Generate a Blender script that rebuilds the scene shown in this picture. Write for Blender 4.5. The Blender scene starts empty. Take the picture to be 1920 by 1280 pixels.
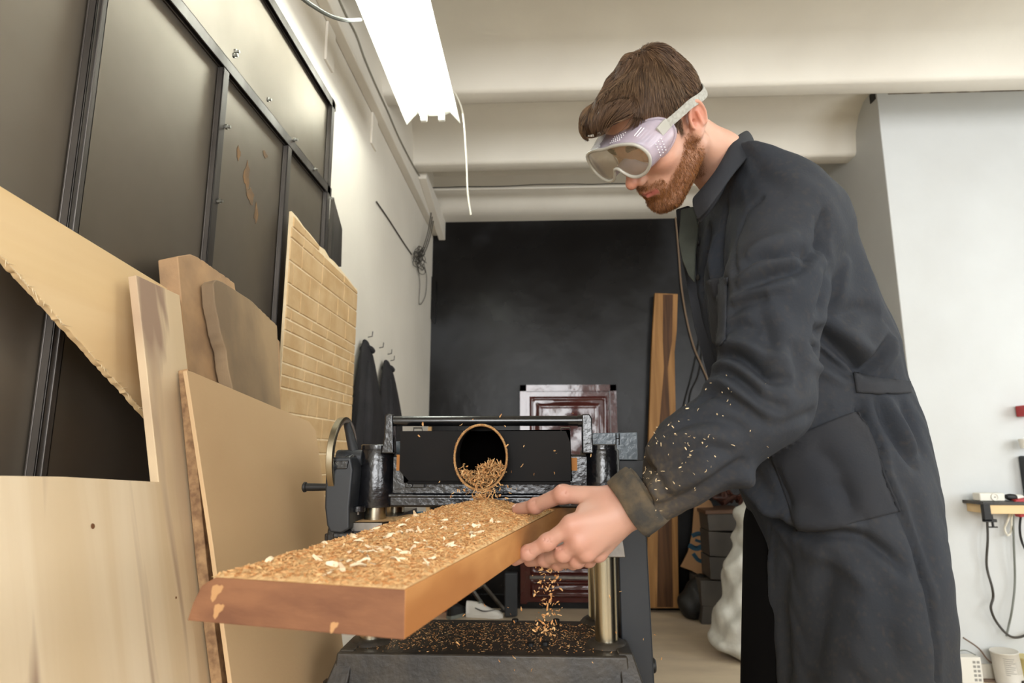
import bpy, bmesh, math, random
import numpy as np
from math import sin, cos, pi, radians, atan, sqrt
from mathutils import Vector, Matrix
from mathutils.bvhtree import BVHTree

# ------------------------------------------------------------------ camera, world, lights, exposure
S = bpy.context.scene
COL = S.collection
FP = 1170.0                       # focal length in pixels of the 1920 wide frame
TH = atan(210 / FP)
YW = atan(55 * cos(TH) / FP)
CZ = 1.15
FW = np.array([-sin(YW) * cos(TH), cos(YW) * cos(TH), sin(TH)])
RT = np.array([cos(YW), sin(YW), 0.0])
UP = np.cross(RT, FW)
CAM = np.array([0, 0, CZ])
cd = bpy.data.cameras.new('camera')
cam = bpy.data.objects.new('camera', cd)
COL.objects.link(cam)
cam.matrix_world = Matrix([[RT[i], UP[i], -FW[i], CAM[i]] for i in range(3)] + [[0, 0, 0, 1]])
cd.sensor_width = 36.0
cd.lens = 36.0 * FP / 1920
cd.clip_start = 0.05
cd.dof.use_dof = True
cd.dof.focus_distance = 1.3
cd.dof.aperture_fstop = 5.0
S.camera = cam

w = bpy.data.worlds.new('world')
S.world = w
w.use_nodes = True
w.node_tree.nodes['Background'].inputs[0].default_value = (0.90, 0.95, 1.0, 1)
w.node_tree.nodes['Background'].inputs[1].default_value = 1.0
S.view_settings.view_transform = 'Standard'
S.view_settings.look = 'None'
S.view_settings.exposure = -0.10
S.view_settings.gamma = 1
S.view_settings.use_curve_mapping = False


def area(name, loc, direction, sx, sy, energy, color):
    l = bpy.data.lights.new(name, 'AREA')
    l.shape = 'RECTANGLE'
    l.size = sx
    l.size_y = sy
    l.energy = energy
    l.color = color
    o = bpy.data.objects.new(name, l)
    COL.objects.link(o)
    o.location = loc
    o.rotation_euler = Vector(direction).to_track_quat('-Z', 'Y').to_euler()
    return o


# daylight through the tall windows of the wall behind the photographer
area('daylight', (-0.2, -2.9, 2.02), (0, 1, 0.0), 1.9, 1.9, 150, (0.98, 0.99, 1.0))
area('daylight', (2.9, -2.9, 2.02), (0, 1, 0.0), 2.1, 1.9, 112, (0.98, 0.985, 1.0))
area('daylight', (4.35, 1.1, 1.9), (-1, 0.25, 0.0), 2.0, 1.7, 80, (0.93, 0.98, 1.0))  # unseen side window light, added for a reflection in the steel screen


# ------------------------------------------------------------------ pixel rays
def ray(x, y):
    return FW + RT * (x - 960) / FP + UP * (640 - y) / FP


def aY(x, y, Y):
    r = ray(x, y)
    return CAM + r * (Y / r[1])


def aX(x, y, X):
    r = ray(x, y)
    return CAM + r * (X / r[0])


def aZ(x, y, Z):
    r = ray(x, y)
    return CAM + r * ((Z - CZ) / r[2])


def aL(x, y, X0, k=0.0, zr=1.5):          # plane X = X0 + k (zr - z): a board leaning on the left wall
    r = ray(x, y)
    return CAM + r * ((X0 + k * (zr - CZ)) / (r[0] + k * r[2]))


def prj(P):
    d = np.asarray(P, float) - CAM
    z = d @ FW
    return np.stack([960 + FP * (d @ RT) / z, 640 - FP * (d @ UP) / z], -1)


# ------------------------------------------------------------------ materials
def hx(h):
    h = h.lstrip('#')
    c = [int(h[i:i + 2], 16) / 255 for i in (0, 2, 4)]
    return tuple((v / 12.92 if v <= 0.04045 else ((v + 0.055) / 1.055) ** 2.4) for v in c) + (1,)


def newmat(name):
    m = bpy.data.materials.new(name)
    m.use_nodes = True
    nt = m.node_tree
    return m, nt, nt.nodes['Principled BSDF']


def mat(name, col, rough=0.6, metal=0.0, col2=None, scale=8.0, stretch=(1, 1, 1), detail=4, bump=0.0, bscale=None,
        bstretch=None, rvar=0.0, spec=0.5, lo=0.35, hi=0.65, alpha=None, attr=None, coat=0.0, bdist=0.004):
    m, nt, b = newmat(name)
    N, L = nt.nodes, nt.links
    b.inputs['Roughness'].default_value = rough
    b.inputs['Metallic'].default_value = metal
    b.inputs['Specular IOR Level'].default_value = spec
    b.inputs['Coat Weight'].default_value = coat
    c1 = hx(col) if isinstance(col, str) else col
    b.inputs['Base Color'].default_value = c1
    tc = N.new('ShaderNodeTexCoord')

    def noise(sc, st, det=4):
        mp = N.new('ShaderNodeMapping')
        mp.inputs['Scale'].default_value = st
        L.new(tc.outputs['Object'], mp.inputs['Vector'])
        n = N.new('ShaderNodeTexNoise')
        n.inputs['Scale'].default_value = sc
        n.inputs['Detail'].default_value = det
        L.new(mp.outputs[0], n.inputs['Vector'])
        return n
    if col2 is not None:
        n = noise(scale, stretch, detail)
        r = N.new('ShaderNodeValToRGB')
        r.color_ramp.elements[0].position = lo
        r.color_ramp.elements[1].position = hi
        r.color_ramp.elements[0].color = c1
        r.color_ramp.elements[1].color = hx(col2)
        L.new(n.outputs['Fac'], r.inputs['Fac'])
        L.new(r.outputs['Color'], b.inputs['Base Color'])
        if rvar:
            mr = N.new('ShaderNodeMapRange')
            mr.inputs['To Min'].default_value = max(0.02, rough - rvar)
            mr.inputs['To Max'].default_value = min(1, rough + rvar)
            mr.inputs['From Min'].default_value = 0.3
            mr.inputs['From Max'].default_value = 0.7
            L.new(n.outputs['Fac'], mr.inputs['Value'])
            L.new(mr.outputs[0], b.inputs['Roughness'])
    if attr:
        a = N.new('ShaderNodeAttribute')
        a.attribute_name = attr
        L.new(a.outputs['Color'], b.inputs['Base Color'])
    if bump:
        n2 = noise(bscale or scale, bstretch or stretch, 5)
        bp = N.new('ShaderNodeBump')
        bp.inputs['Strength'].default_value = bump
        bp.inputs['Distance'].default_value = bdist
        L.new(n2.outputs['Fac'], bp.inputs['Height'])
        L.new(bp.outputs[0], b.inputs['Normal'])
    if alpha is not None:
        b.inputs['Alpha'].default_value = alpha
    return m


def wood(name, c1, c2, c3=None, along='z', freq=14.0, rough=0.6, knots=False, big=1.6, mixlo=.45, mixhi=.6, bump=.15, stretchv=.05, xs=1):
    """streaky grain along one object axis; c3 = broad darker heart streaks"""
    m, nt, b = newmat(name)
    N, L = nt.nodes, nt.links
    b.inputs['Roughness'].default_value = rough
    b.inputs['Specular IOR Level'].default_value = 0.3
    tc = N.new('ShaderNodeTexCoord')
    s = {'x': (stretchv, 1, 1), 'y': (xs, stretchv, 1), 'z': (xs, 1, stretchv)}[along]

    def nz(sc, st, det, dist=0.0):
        mp = N.new('ShaderNodeMapping')
        mp.inputs['Scale'].default_value = st
        L.new(tc.outputs['Object'], mp.inputs['Vector'])
        n = N.new('ShaderNodeTexNoise')
        n.inputs['Scale'].default_value = sc
        n.inputs['Detail'].default_value = det
        n.inputs['Distortion'].default_value = dist
        L.new(mp.outputs[0], n.inputs['Vector'])
        return n
    n1 = nz(freq, s, 6, 0.6)
    r1 = N.new('ShaderNodeValToRGB')
    r1.color_ramp.elements[0].position = .38
    r1.color_ramp.elements[1].position = .62
    r1.color_ramp.elements[0].color = hx(c1)
    r1.color_ramp.elements[1].color = hx(c2)
    L.new(n1.outputs['Fac'], r1.inputs['Fac'])
    out = r1.outputs['Color']
    if c3:
        s2 = tuple(v if v in (0, 1) else v * 2.5 for v in s)
        n2 = nz(big, s2, 3, 0.8)
        r2 = N.new('ShaderNodeValToRGB')
        r2.color_ramp.elements[0].position = mixlo
        r2.color_ramp.elements[1].position = mixhi
        r2.color_ramp.elements[0].color = (0, 0, 0, 1)
        r2.color_ramp.elements[1].color = (1, 1, 1, 1)
        L.new(n2.outputs['Fac'], r2.inputs['Fac'])
        mx = N.new('ShaderNodeMix')
        mx.data_type = 'RGBA'
        L.new(r2.outputs['Color'], mx.inputs['Factor'])
        L.new(out, mx.inputs[6])
        mx.inputs[7].default_value = hx(c3)
        out = mx.outputs[2]
    L.new(out, b.inputs['Base Color'])
    bp = N.new('ShaderNodeBump')
    bp.inputs['Strength'].default_value = bump
    bp.inputs['Distance'].default_value = 0.002
    L.new(n1.outputs['Fac'], bp.inputs['Height'])
    L.new(bp.outputs[0], b.inputs['Normal'])
    return m


M = {}
M['ceiling'] = mat('ceiling_paint', '#e0dbcf', .75, col2='#d6d0c4', scale=1.4, bump=.25, bscale=30)
M['wall'] = mat('wall_paint', '#e4ddd0', .7, col2='#d9d2c5', scale=1.2, bump=.35, bscale=22)
M['wallr'] = mat('bright_wall_paint', '#c8cac9', .65, col2='#c1c2c0', scale=1.6, bump=.3, bscale=18)
M['black'] = mat('black_gloss_paint', '#100e0d', .30, col2='#2d2e30', lo=.50, hi=.74, detail=7, scale=1.5, bump=.8, bscale=5, rvar=.08, spec=.22)  # paler noise patches paint the hazy glossy reflection into the wall colour
M['floor'] = mat('worn_floor', '#b3a28c', .6, col2='#c6b59b', scale=2.5, stretch=(1, 2.2, 1), bump=.15, bscale=25)
M['steel'] = mat('sheet_steel', '#857c70', .46, .8, col2='#756c5f', scale=1.6, detail=5, rvar=.07, bump=.03, bscale=3)
M['angle'] = mat('frame_steel', '#77736f', .42, .8, col2='#4c4743', scale=7, stretch=(1, 1, .25), rvar=.1)
M['rust'] = mat('rust_stain', '#7b5a34', .8, 0, col2='#5d4a34', scale=20)
M['zinc'] = mat('zinc_bolt', '#a9a9a2', .35, 1.0)
M['ply'] = wood('birch_ply_warm', '#e0c397', '#d4b384', '#dabb8a', along='y', freq=7, big=3, xs=0)
M['sheet'] = wood('light_board_streaked', '#ddc9ab', '#d0b895', '#9c826e', along='z', freq=9, big=8.5, mixlo=.55, mixhi=.66, xs=0)
M['plyedge'] = mat('cut_edge', '#a8865f', .8, col2='#7b5c40', scale=60, bump=.4)
M['rough1'] = mat('weathered_chipboard', '#b8946c', .8, col2='#96785a', scale=9, bump=.3, bscale=60)
M['rough2'] = mat('weathered_board_grey', '#a08664', .8, col2='#7c6850', scale=6, stretch=(1, 1, .5), bump=.3, bscale=60)
M['mdf'] = mat('hardboard', '#c9aa82', .7, col2='#c0a078', scale=2.0, bump=.08, bscale=160)
M['brickbase'] = mat('panel_grout', '#e6d2ae', .8, col2='#dcc59d', scale=30)
M['brick'] = mat('panel_brick', '#c5a67b', .75, col2='#b89668', scale=10, bump=.5, bscale=45)
M['cast'] = mat('black_hammered_enamel', '#0f0f11', .20, col2='#18181b', scale=60, bump=.38, bscale=85, spec=.7, bdist=.003)
M['gloss'] = mat('black_gloss_enamel', '#0d0d0f', .2, col2='#161515', scale=14, bump=.12, bscale=30, spec=.6)
M['hood'] = mat('black_sheet_metal', '#0c0a09', .5, col2='#130f0c', scale=9, spec=.10)
M['satin'] = mat('satin_black_paint', '#222529', .45, col2='#2a2c2f', scale=5, bump=.06, bscale=60, spec=.45)
M['chrome'] = mat('polished_steel', '#c9c2ae', .24, 1.0, col2='#b3ab96', scale=6, stretch=(1, 1, .2))
M['bare'] = mat('machined_iron', '#8f8a84', .4, .9, col2='#6f6a64', scale=18, rvar=.1)
M['rubber'] = mat('black_rubber', '#141312', .55)
M['dusty'] = mat('dusty_cast_iron', '#282624', .45, col2='#40392f', scale=12, bump=.3, bscale=70)
M['chip'] = mat('wood_shaving', '#d6ad77', .75, col2='#b9814a', scale=120, detail=1, lo=.4, hi=.6)
M['dust'] = mat('sawdust', '#ddb885', .85, col2='#c89d68', scale=55, bump=.8, bscale=140, bdist=.006)
M['plank'] = wood('larch_plank', '#c08a52', '#ad7641', '#9c6535', along='y', freq=26, big=7)
M['endgrain'] = mat('plank_end_grain', '#865a3c', .8, col2='#6f472f', scale=12, stretch=(1, 1, 3), bump=.2, bscale=60)
M['palechip'] = mat('pale_chip', '#e9cfa4', .8)
M['tube'] = None


# ------------------------------------------------------------------ mesh helpers
def link(name, verts, faces, m=None, parent=None, smooth=False, mats=None, fmat=None):
    me = bpy.data.meshes.new(name)
    me.from_pydata([tuple(map(float, v)) for v in verts], [], [tuple(int(i) for i in f) for f in faces])
    me.update()
    o = bpy.data.objects.new(name, me)
    COL.objects.link(o)
    if mats:
        for q in mats:
            me.materials.append(q)
        me.polygons.foreach_set('material_index', fmat)
    elif m:
        me.materials.append(m)
    if smooth:
        me.polygons.foreach_set('use_smooth', [True] * len(me.polygons))
    if parent:
        put(o, parent)
    return o


def put(o, parent):                      # meshes carry world coordinates; only Empties have a location
    o.parent = parent
    o.matrix_parent_inverse = Matrix.Translation(-parent.location) if parent.type == 'EMPTY' else Matrix()
    return o


def tag(o, label=None, cat=None, group=None, kind=None):
    if label:
        o['label'] = label
    if cat:
        o['category'] = cat
    if group:
        o['group'] = group
    if kind:
        o['kind'] = kind
    return o


def thing(name, loc, label, cat, group=None):
    o = bpy.data.objects.new(name, None)
    COL.objects.link(o)
    o.empty_display_size = .05
    o.location = tuple(map(float, loc))
    return tag(o, label, cat, group)


class MB:
    def __init__(s):
        s.v = []
        s.f = []

    def add(s, v, f):
        n = len(s.v)
        s.v += [tuple(map(float, p)) for p in v]
        s.f += [tuple(i + n for i in q) for q in f]
        return s

    def box(s, a, b):
        (x0, y0, z0), (x1, y1, z1) = a, b
        return s.hexa([(x0, y0, z0), (x1, y0, z0), (x1, y1, z0), (x0, y1, z0)],
                      [(x0, y0, z1), (x1, y0, z1), (x1, y1, z1), (x0, y1, z1)])

    def hexa(s, lo, hi):
        return s.add(list(lo) + list(hi), [(3, 2, 1, 0), (4, 5, 6, 7), (0, 1, 5, 4), (1, 2, 6, 5), (2, 3, 7, 6), (3, 0, 4, 7)])

    def prism(s, poly, off):
        n = len(poly)
        p = [np.asarray(q, float) for q in poly]
        o = np.asarray(off, float)
        return s.add(p + [q + o for q in p], [tuple(range(n))[::-1], tuple(range(n, 2 * n))] +
                     [(i, (i + 1) % n, n + (i + 1) % n, n + i) for i in range(n)])

    def tube(s, pts, r, n=10, cap=True):
        pts = [np.asarray(p, float) for p in pts]
        rs = r if hasattr(r, '__len__') else [r] * len(pts)
        V = []
        T = []
        for i in range(len(pts)):
            t = pts[min(i + 1, len(pts) - 1)] - pts[max(i - 1, 0)]
            t = t / (np.linalg.norm(t) + 1e-9)
            T.append(t)
        ref = np.array([0, 0, 1.]) if abs(T[0][2]) < .9 else np.array([1., 0, 0])
        u = np.cross(T[0], ref)
        u /= np.linalg.norm(u)
        for i, p in enumerate(pts):
            u = u - T[i] * (u @ T[i])
            u /= np.linalg.norm(u) + 1e-9
            w_ = np.cross(T[i], u)
            for k in range(n):
                a = 2 * pi * k / n
                V.append(p + (u * cos(a) + w_ * sin(a)) * rs[i])
        F = []
        for i in range(len(pts) - 1):
            for k in range(n):
                F.append((i * n + k, i * n + (k + 1) % n, (i + 1) * n + (k + 1) % n, (i + 1) * n + k))
        if cap:
            F.append(tuple(range(n))[::-1])
            F.append(tuple(range((len(pts) - 1) * n, len(pts) * n)))
        return s.add(V, F)

    def lathe(s, c, axis, prof, n=24):
        """prof = [(distance along the axis, radius)]; solid of revolution about c"""
        c = np.asarray(c, float)
        ax = np.asarray(axis, float)
        ax /= np.linalg.norm(ax)
        ref = np.array([0, 0, 1.]) if abs(ax[2]) < .9 else np.array([1., 0, 0])
        u = np.cross(ax, ref)
        u /= np.linalg.norm(u)
        w_ = np.cross(ax, u)
        V = []
        F = []
        for d, r in prof:
            for k in range(n):
                a = 2 * pi * k / n
                V.append(c + ax * d + (u * cos(a) + w_ * sin(a)) * r)
        m = len(prof)
        for i in range(m - 1):
            for k in range(n):
                F.append((i * n + k, i * n + (k + 1) % n, (i + 1) * n + (k + 1) % n, (i + 1) * n + k))
        if prof[0][1] > 1e-6 and prof[0] != prof[-1]:
            F.append(tuple(range(n))[::-1])
        if prof[-1][1] > 1e-6 and prof[0] != prof[-1]:
            F.append(tuple(range((m - 1) * n, m * n)))
        return s.add(V, F)

    def build(s, name, m, parent=None, bevel=0.0, smooth=False, seg=2, kind=None, label=None):
        o = link(name, s.v, s.f, m, parent)
        bm = bmesh.new()
        bm.from_mesh(o.data)
        bmesh.ops.recalc_face_normals(bm, faces=bm.faces)
        bm.to_mesh(o.data)
        bm.free()
        if smooth or bevel:
            o.data.polygons.foreach_set('use_smooth', [True] * len(o.data.polygons))
        if bevel:
            b = o.modifiers.new('bevel', 'BEVEL')
            b.width = bevel
            b.segments = seg
            b.limit_method = 'ANGLE'
            b.angle_limit = radians(35)
            b.harden_normals = True
        if smooth and not bevel:
            mark_sharp(o)
        if kind:
            o['kind'] = kind
        if label:
            o['label'] = label
        return o


def mark_sharp(o, ang=40):
    bm = bmesh.new()
    bm.from_mesh(o.data)
    for e in bm.edges:
        e.smooth = len(e.link_faces) == 2 and e.calc_face_angle(0) < radians(ang)
    bm.to_mesh(o.data)
    bm.free()


def smoothpath(pts, n=8):
    """Catmull-Rom through the points"""
    P = [np.asarray(p, float) for p in pts]
    P = [2 * P[0] - P[1]] + P + [2 * P[-1] - P[-2]]
    out = []
    for i in range(1, len(P) - 2):
        for k in range(n):
            t = k / n
            a, b, c, d = P[i - 1], P[i], P[i + 1], P[i + 2]
            out.append(.5 * ((2 * b) + (-a + c) * t + (2 * a - 5 * b + 4 * c - d) * t * t + (-a + 3 * b - 3 * c + d) * t ** 3))
    out.append(P[-2])
    return out


# ------------------------------------------------------------------ implicit surfaces (numpy), meshed with surface nets
def sm(a, b, k):
    h = np.clip(.5 + .5 * (b - a) / k, 0, 1)
    return b + (a - b) * h - k * h * (1 - h)


def smsub(a, b, k):                      # a minus b
    return -sm(-a, b, k)


def cone(P, a, b, ra, rb):
    a = np.asarray(a, np.float32)
    b = np.asarray(b, np.float32)
    ab = b - a
    t = np.clip(((P - a) @ ab) / (ab @ ab), 0, 1)
    return np.linalg.norm(P - a - t[..., None] * ab, axis=-1) - (ra + (rb - ra) * t)


def ell(P, c, r, R=None):
    q = P - np.asarray(c, np.float32)
    if R is not None:
        q = q @ np.asarray(R, np.float32)
    r = np.asarray(r, np.float32)
    k0 = np.linalg.norm(q / r, axis=-1)
    k1 = np.linalg.norm(q / (r * r), axis=-1) + 1e-9
    return k0 * (k0 - 1) / k1


def nets(fn, lo, hi, h):
    lo = np.asarray(lo, float)
    n = np.ceil((np.asarray(hi) - lo) / h).astype(int) + 1
    ax = [(lo[i] + h * np.arange(n[i])).astype(np.float32) for i in range(3)]
    V = np.empty(tuple(n), np.float32)
    for i0 in range(0, n[0], 24):
        P = np.stack(np.meshgrid(ax[0][i0:i0 + 24], ax[1], ax[2], indexing='ij'), -1)
        V[i0:i0 + 24] = fn(P)
    V[0] = V[-1] = 1
    V[:, 0] = V[:, -1] = 1
    V[:, :, 0] = V[:, :, -1] = 1
    Sg = V < 0
    c = Sg[:-1, :-1, :-1].astype(np.int8)
    tot = np.zeros(c.shape, np.int8)
    offs = [(i, j, k) for i in (0, 1) for j in (0, 1) for k in (0, 1)]
    for i, j, k in offs:
        tot += Sg[i:n[0] - 1 + i, j:n[1] - 1 + j, k:n[2] - 1 + k]
    act = (tot > 0) & (tot < 8)
    idx = np.argwhere(act)
    vid = -np.ones(act.shape, np.int64)
    vid[act] = np.arange(len(idx))
    acc = np.zeros((len(idx), 3))
    cnt = np.zeros(len(idx))
    for a in offs:
        for d in range(3):
            if a[d] == 1:
                continue
            b = list(a)
            b[d] = 1
            va = V[idx[:, 0] + a[0], idx[:, 1] + a[1], idx[:, 2] + a[2]]
            vb = V[idx[:, 0] + b[0], idx[:, 1] + b[1], idx[:, 2] + b[2]]
            cr = (va < 0) != (vb < 0)
            t = np.where(cr, va / np.where(cr, va - vb, 1), 0)
            p = np.tile(np.array(a, float), (len(idx), 1))
            p[:, d] += t
            acc += p * cr[:, None]
            cnt += cr
    verts = lo + h * (idx + acc / cnt[:, None])
    F = []
    for d in range(3):
        sl0 = [slice(1, -1)] * 3
        sl1 = [slice(1, -1)] * 3
        sl0[d] = slice(0, n[d] - 1)
        sl1[d] = slice(1, n[d])
        A, B = Sg[tuple(sl0)], Sg[tuple(sl1)]
        ch = np.argwhere(A != B)
        flip = A[tuple(ch.T)]
        ch = ch + 1
        ch[:, d] -= 1
        e1, e2 = [(1, 2), (2, 0), (0, 1)][d]
        q = []
        for s1, s2 in ((-1, -1), (0, -1), (0, 0), (-1, 0)):
            cc = ch.copy()
            cc[:, e1] += s1
            cc[:, e2] += s2
            q.append(vid[tuple(cc.T)])
        q = np.stack(q, 1)
        q[~flip] = q[~flip][:, ::-1]
        F.append(q)
    F = np.concatenate(F)
    return verts, F[(F >= 0).all(1)]


def npmesh(name, V, F, m, parent=None, smooth=True, colors=None):
    """fast mesh from arrays, F all of one size"""
    me = bpy.data.meshes.new(name)
    k = F.shape[1]
    me.vertices.add(len(V))
    me.vertices.foreach_set('co', np.asarray(V, np.float32).ravel())
    me.loops.add(F.size)
    me.loops.foreach_set('vertex_index', F.ravel().astype(np.int32))
    me.polygons.add(len(F))
    me.polygons.foreach_set('loop_start', np.arange(0, F.size, k, dtype=np.int32))
    me.polygons.foreach_set('loop_total', np.full(len(F), k, dtype=np.int32))
    me.update(calc_edges=True)
    me.validate()
    me.polygons.foreach_set('use_smooth', np.full(len(me.polygons), smooth))
    if colors is not None:
        ca = me.color_attributes.new('tint', 'FLOAT_COLOR', 'POINT')
        ca.data.foreach_set('color', np.concatenate([colors, np.ones((len(V), 1))], 1).astype(np.float32).ravel())
    if m:
        me.materials.append(m)
    o = bpy.data.objects.new(name, me)
    COL.objects.link(o)
    if parent:
        put(o, parent)
    return o


def strands(name, P, rad, m, parent, colors=None):
    """P (n,k,3) polylines -> three-sided tapering fibres in one mesh"""
    n, k, _ = P.shape
    T = np.gradient(P, axis=1)
    T /= np.linalg.norm(T, axis=2, keepdims=True) + 1e-9
    ref = np.where(np.abs(T[..., 2:3]) < .8, np.array([0, 0, 1.]), np.array([1., 0, 0]))
    U = np.cross(T, ref)
    U /= np.linalg.norm(U, axis=2, keepdims=True) + 1e-9
    W_ = np.cross(T, U)
    tp = np.linspace(1, .25, k) ** .7
    ring = []
    for a in (0, 2 * pi / 3, 4 * pi / 3):
        ring.append(P + (U * cos(a) + W_ * sin(a)) * (rad * tp)[None, :, None] if np.ndim(rad) == 0 else
                    P + (U * cos(a) + W_ * sin(a)) * (rad[:, None] * tp[None])[..., None])
    V = np.stack(ring, 2).reshape(-1, 3)
    base = (np.arange(n)[:, None] * k + np.arange(k - 1)[None]).reshape(-1) * 3
    F = []
    for j in range(3):
        j2 = (j + 1) % 3
        F.append(np.stack([base + j, base + j2, base + 3 + j2, base + 3 + j], 1))
    F = np.concatenate(F)
    C_ = None if colors is None else np.repeat(colors, k * 3, axis=0)
    return npmesh(name, V, F, m, parent, True, C_)


def chips(name, P, size, m, rng, up=None, curl=1.0, parent=None, aspect=.28):
    """curled wood shavings: bent strips with thickness, at points P"""
    n = len(P)
    t = rng.normal(size=(n, 3))
    if up is not None:
        t -= (t @ up)[:, None] * up * .75
    t /= np.linalg.norm(t, axis=1, keepdims=True)
    b = rng.normal(size=(n, 3))
    b = np.cross(t, b)
    b /= np.linalg.norm(b, axis=1, keepdims=True)
    nn = np.cross(t, b)
    L_ = size * rng.uniform(.5, 1.5, n)[:, None]
    c = curl * rng.uniform(-.5, .9, n)[:, None]
    V = []
    for i, s in enumerate((-.5, -.17, .17, .5)):
        ctr = P + t * L_ * s + nn * L_ * c * (.25 - s * s)
        wd = L_ * aspect * rng.uniform(.5, 1.0, n)[:, None] * (.55 if i in (0, 3) else 1) * .5
        th = L_ * .05
        V += [ctr + b * wd - nn * th, ctr - b * wd - nn * th, ctr + nn * th]
    V = np.stack(V, 1).reshape(-1, 3)
    base = np.arange(n)[:, None] * 12
    F = []
    for i in range(3):
        for j in range(3):
            j2 = (j + 1) % 3
            F.append(base + np.array([[i * 3 + j, i * 3 + j2, i * 3 + 3 + j2, i * 3 + 3 + j]]))
    return npmesh(name, V, np.concatenate(F), m, parent, False)


# ------------------------------------------------------------------ the room
XL, YB, XR, YP, XP = -0.90, 5.0, 4.5, 3.62, 2.083     # left wall, back wall, right wall, pier front, pier side
ZC = CZ + 1.93                                        # underside of the ceiling ribs
ZT = ZC + 0.30                                        # coffer tops


def struct(name, mb, m, bevel=0, smooth=False):
    return mb.build(name, m, None, bevel, smooth, kind='structure')


struct('floor', MB().box((-1.1, -3.1, -.1), (4.7, 5.3, 0)), M['floor'])
struct('wall_left', MB().box((XL - .15, -3.1, 0), (XL, 5.15, ZT + .2)), M['wall'])
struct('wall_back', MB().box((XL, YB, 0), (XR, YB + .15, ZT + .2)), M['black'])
struct('wall_right', MB().box((XR, -3.1, 0), (XR + .15, 5.15, .9)).box((XR, -3.1, 2.9), (XR + .15, 5.15, ZT + .2))
       .box((XR, -3.1, .9), (XR + .15, 0, 2.9)).box((XR, 2.2, .9), (XR + .15, 5.15, 2.9)), M['wallr'])
struct('wall_pier', MB().box((XP, YP, 0), (XR, YB, ZT)), M['wallr'], bevel=.006)
rear = MB()
for x0, x1 in ((-1.05, -1.2), (.8, 1.8), (4.0, 4.65)):
    rear.box((min(x0, x1), -3.1, 0), (max(x0, x1), -2.95, ZT + .2))
rear.box((-1.05, -3.1, 0), (4.6, -2.95, 1.05)).box((-1.05, -3.1, 3.0), (4.6, -2.95, ZT + .2))
struct('wall_rear', rear, M['wallr'])

# ribbed concrete ceiling: flared ribs running across the room
prof = []
ribs = []
for yc, hw in ((-1.95, .07), (-1.1, .07), (-.25, .07), (.6, .07), (1.45, .07), (2.3, .07), (3.145, .07), (3.99, .07)):
    ribs.append(yc)
ys = []
y0 = -3.1
pr_ = [(y0, ZT)]
for yc in ribs:
    for d, z in ((-.30, ZT), (-.22, ZT - .012), (-.15, ZT - .06), (-.095, ZT - .15), (-.075, ZC + .02), (-.06, ZC + .004), (-.045, ZC),
                 (.045, ZC), (.06, ZC + .004), (.075, ZC + .02), (.095, ZT - .15), (.15, ZT - .06), (.22, ZT - .012), (.30, ZT)):
        pr_.append((yc + d, z))
for d, z in ((4.62, ZT), (4.70, ZT - .03), (4.74, ZC + .10), (4.76, ZC + .04), (4.83, ZC + .012), (4.88, ZC), (5.1, ZC)):
    pr_.append((d, z))
V = []
F = []
for x in (XL - .1, XR + .1):
    V += [(x, y, z) for y, z in pr_]
n = len(pr_)
V += [(XL - .1, 5.1, ZT + .2), (XR + .1, 5.1, ZT + .2), (XL - .1, -3.1, ZT + .2), (XR + .1, -3.1, ZT + .2)]
for i in range(n - 1):
    F.append((i, i + 1, n + i + 1, n + i))
F += [(n - 1, 2 * n, 2 * n + 1, 2 * n - 1), (2 * n, 2 * n + 2, 2 * n + 3, 2 * n + 1)]
c = link('ceiling', V, F, M['ceiling'], None, True)
c['kind'] = 'structure'
mark_sharp(c, 50)

# edge beam along the top of the left wall, a stub where it meets the black wall
struct('trim_1', MB().box((XL, -3, ZC - .12), (XL + .05, YB, ZT + .1)), M['wall'], bevel=.006)
struct('trim_2', MB().prism([(XL + .05, 4.1, ZC - .02), (XL + .05, 5, ZC - .16), (XL + .05, 5, ZC + .03), (XL + .05, 4.1, ZC + .03)], (.055, 0, 0)), M['wall'], bevel=.005)
for yy in (1.6, 2.33, 3.05):
    struct('trim_%d' % (3 + int(yy)), MB().box((XL, yy, ZC - .30), (XL + .012, yy + .10, ZC - .12)), M['wall'], bevel=.003)
zc_ = aY(1800, 168, YP)[2]
# cavity and dark crack above the pier
struct('trim_9', MB().box((XP + .07, YP - .004, zc_ - .02), (XR, YP + .02, zc_)), mat('crack_dirt', '#6a5c4c', .9, col2='#b5ab9a', scale=14, lo=.45, hi=.6))
struct('baseboard_right', MB().box((XP + .02, YP - .015, 0), (XR, YP, .07)), mat('baseboard_paint', '#d8d2c4', .6), bevel=.003)
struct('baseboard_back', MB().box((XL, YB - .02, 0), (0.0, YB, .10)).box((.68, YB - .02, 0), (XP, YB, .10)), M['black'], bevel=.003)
struct('trim_10', MB().box((XL, YB - .03, .0), (XL + .028, YB - .004, 1.36)), wood('corner_lath', '#cda878', '#b58f60'), bevel=.002)
# a dark vertical box painted over on the black wall's left edge
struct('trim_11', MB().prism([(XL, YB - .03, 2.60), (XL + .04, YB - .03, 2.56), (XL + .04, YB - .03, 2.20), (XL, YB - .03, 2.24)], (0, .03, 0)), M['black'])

# conduit with a bead of sealant along the last bay
o = MB().tube([(-.85, 4.46, ZC + .055), (2.1, 4.46, ZC + .055)], .011, 10).build('ceiling_conduit', M['ceiling'], smooth=True)
tag(o, 'thin off-white conduit running across the ceiling in front of the black wall', 'conduit')
rg = random.Random(4)
pts = [(-.86 + i * .14, 4.445, ZC + .068 + rg.uniform(-.004, .007)) for i in range(22)]
o = MB().tube(smoothpath(pts, 3), .0035, 6).build('cable', M['rubber'], smooth=True)
tag(o, 'thin black cable lying on the conduit across the ceiling', 'cable')

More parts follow.
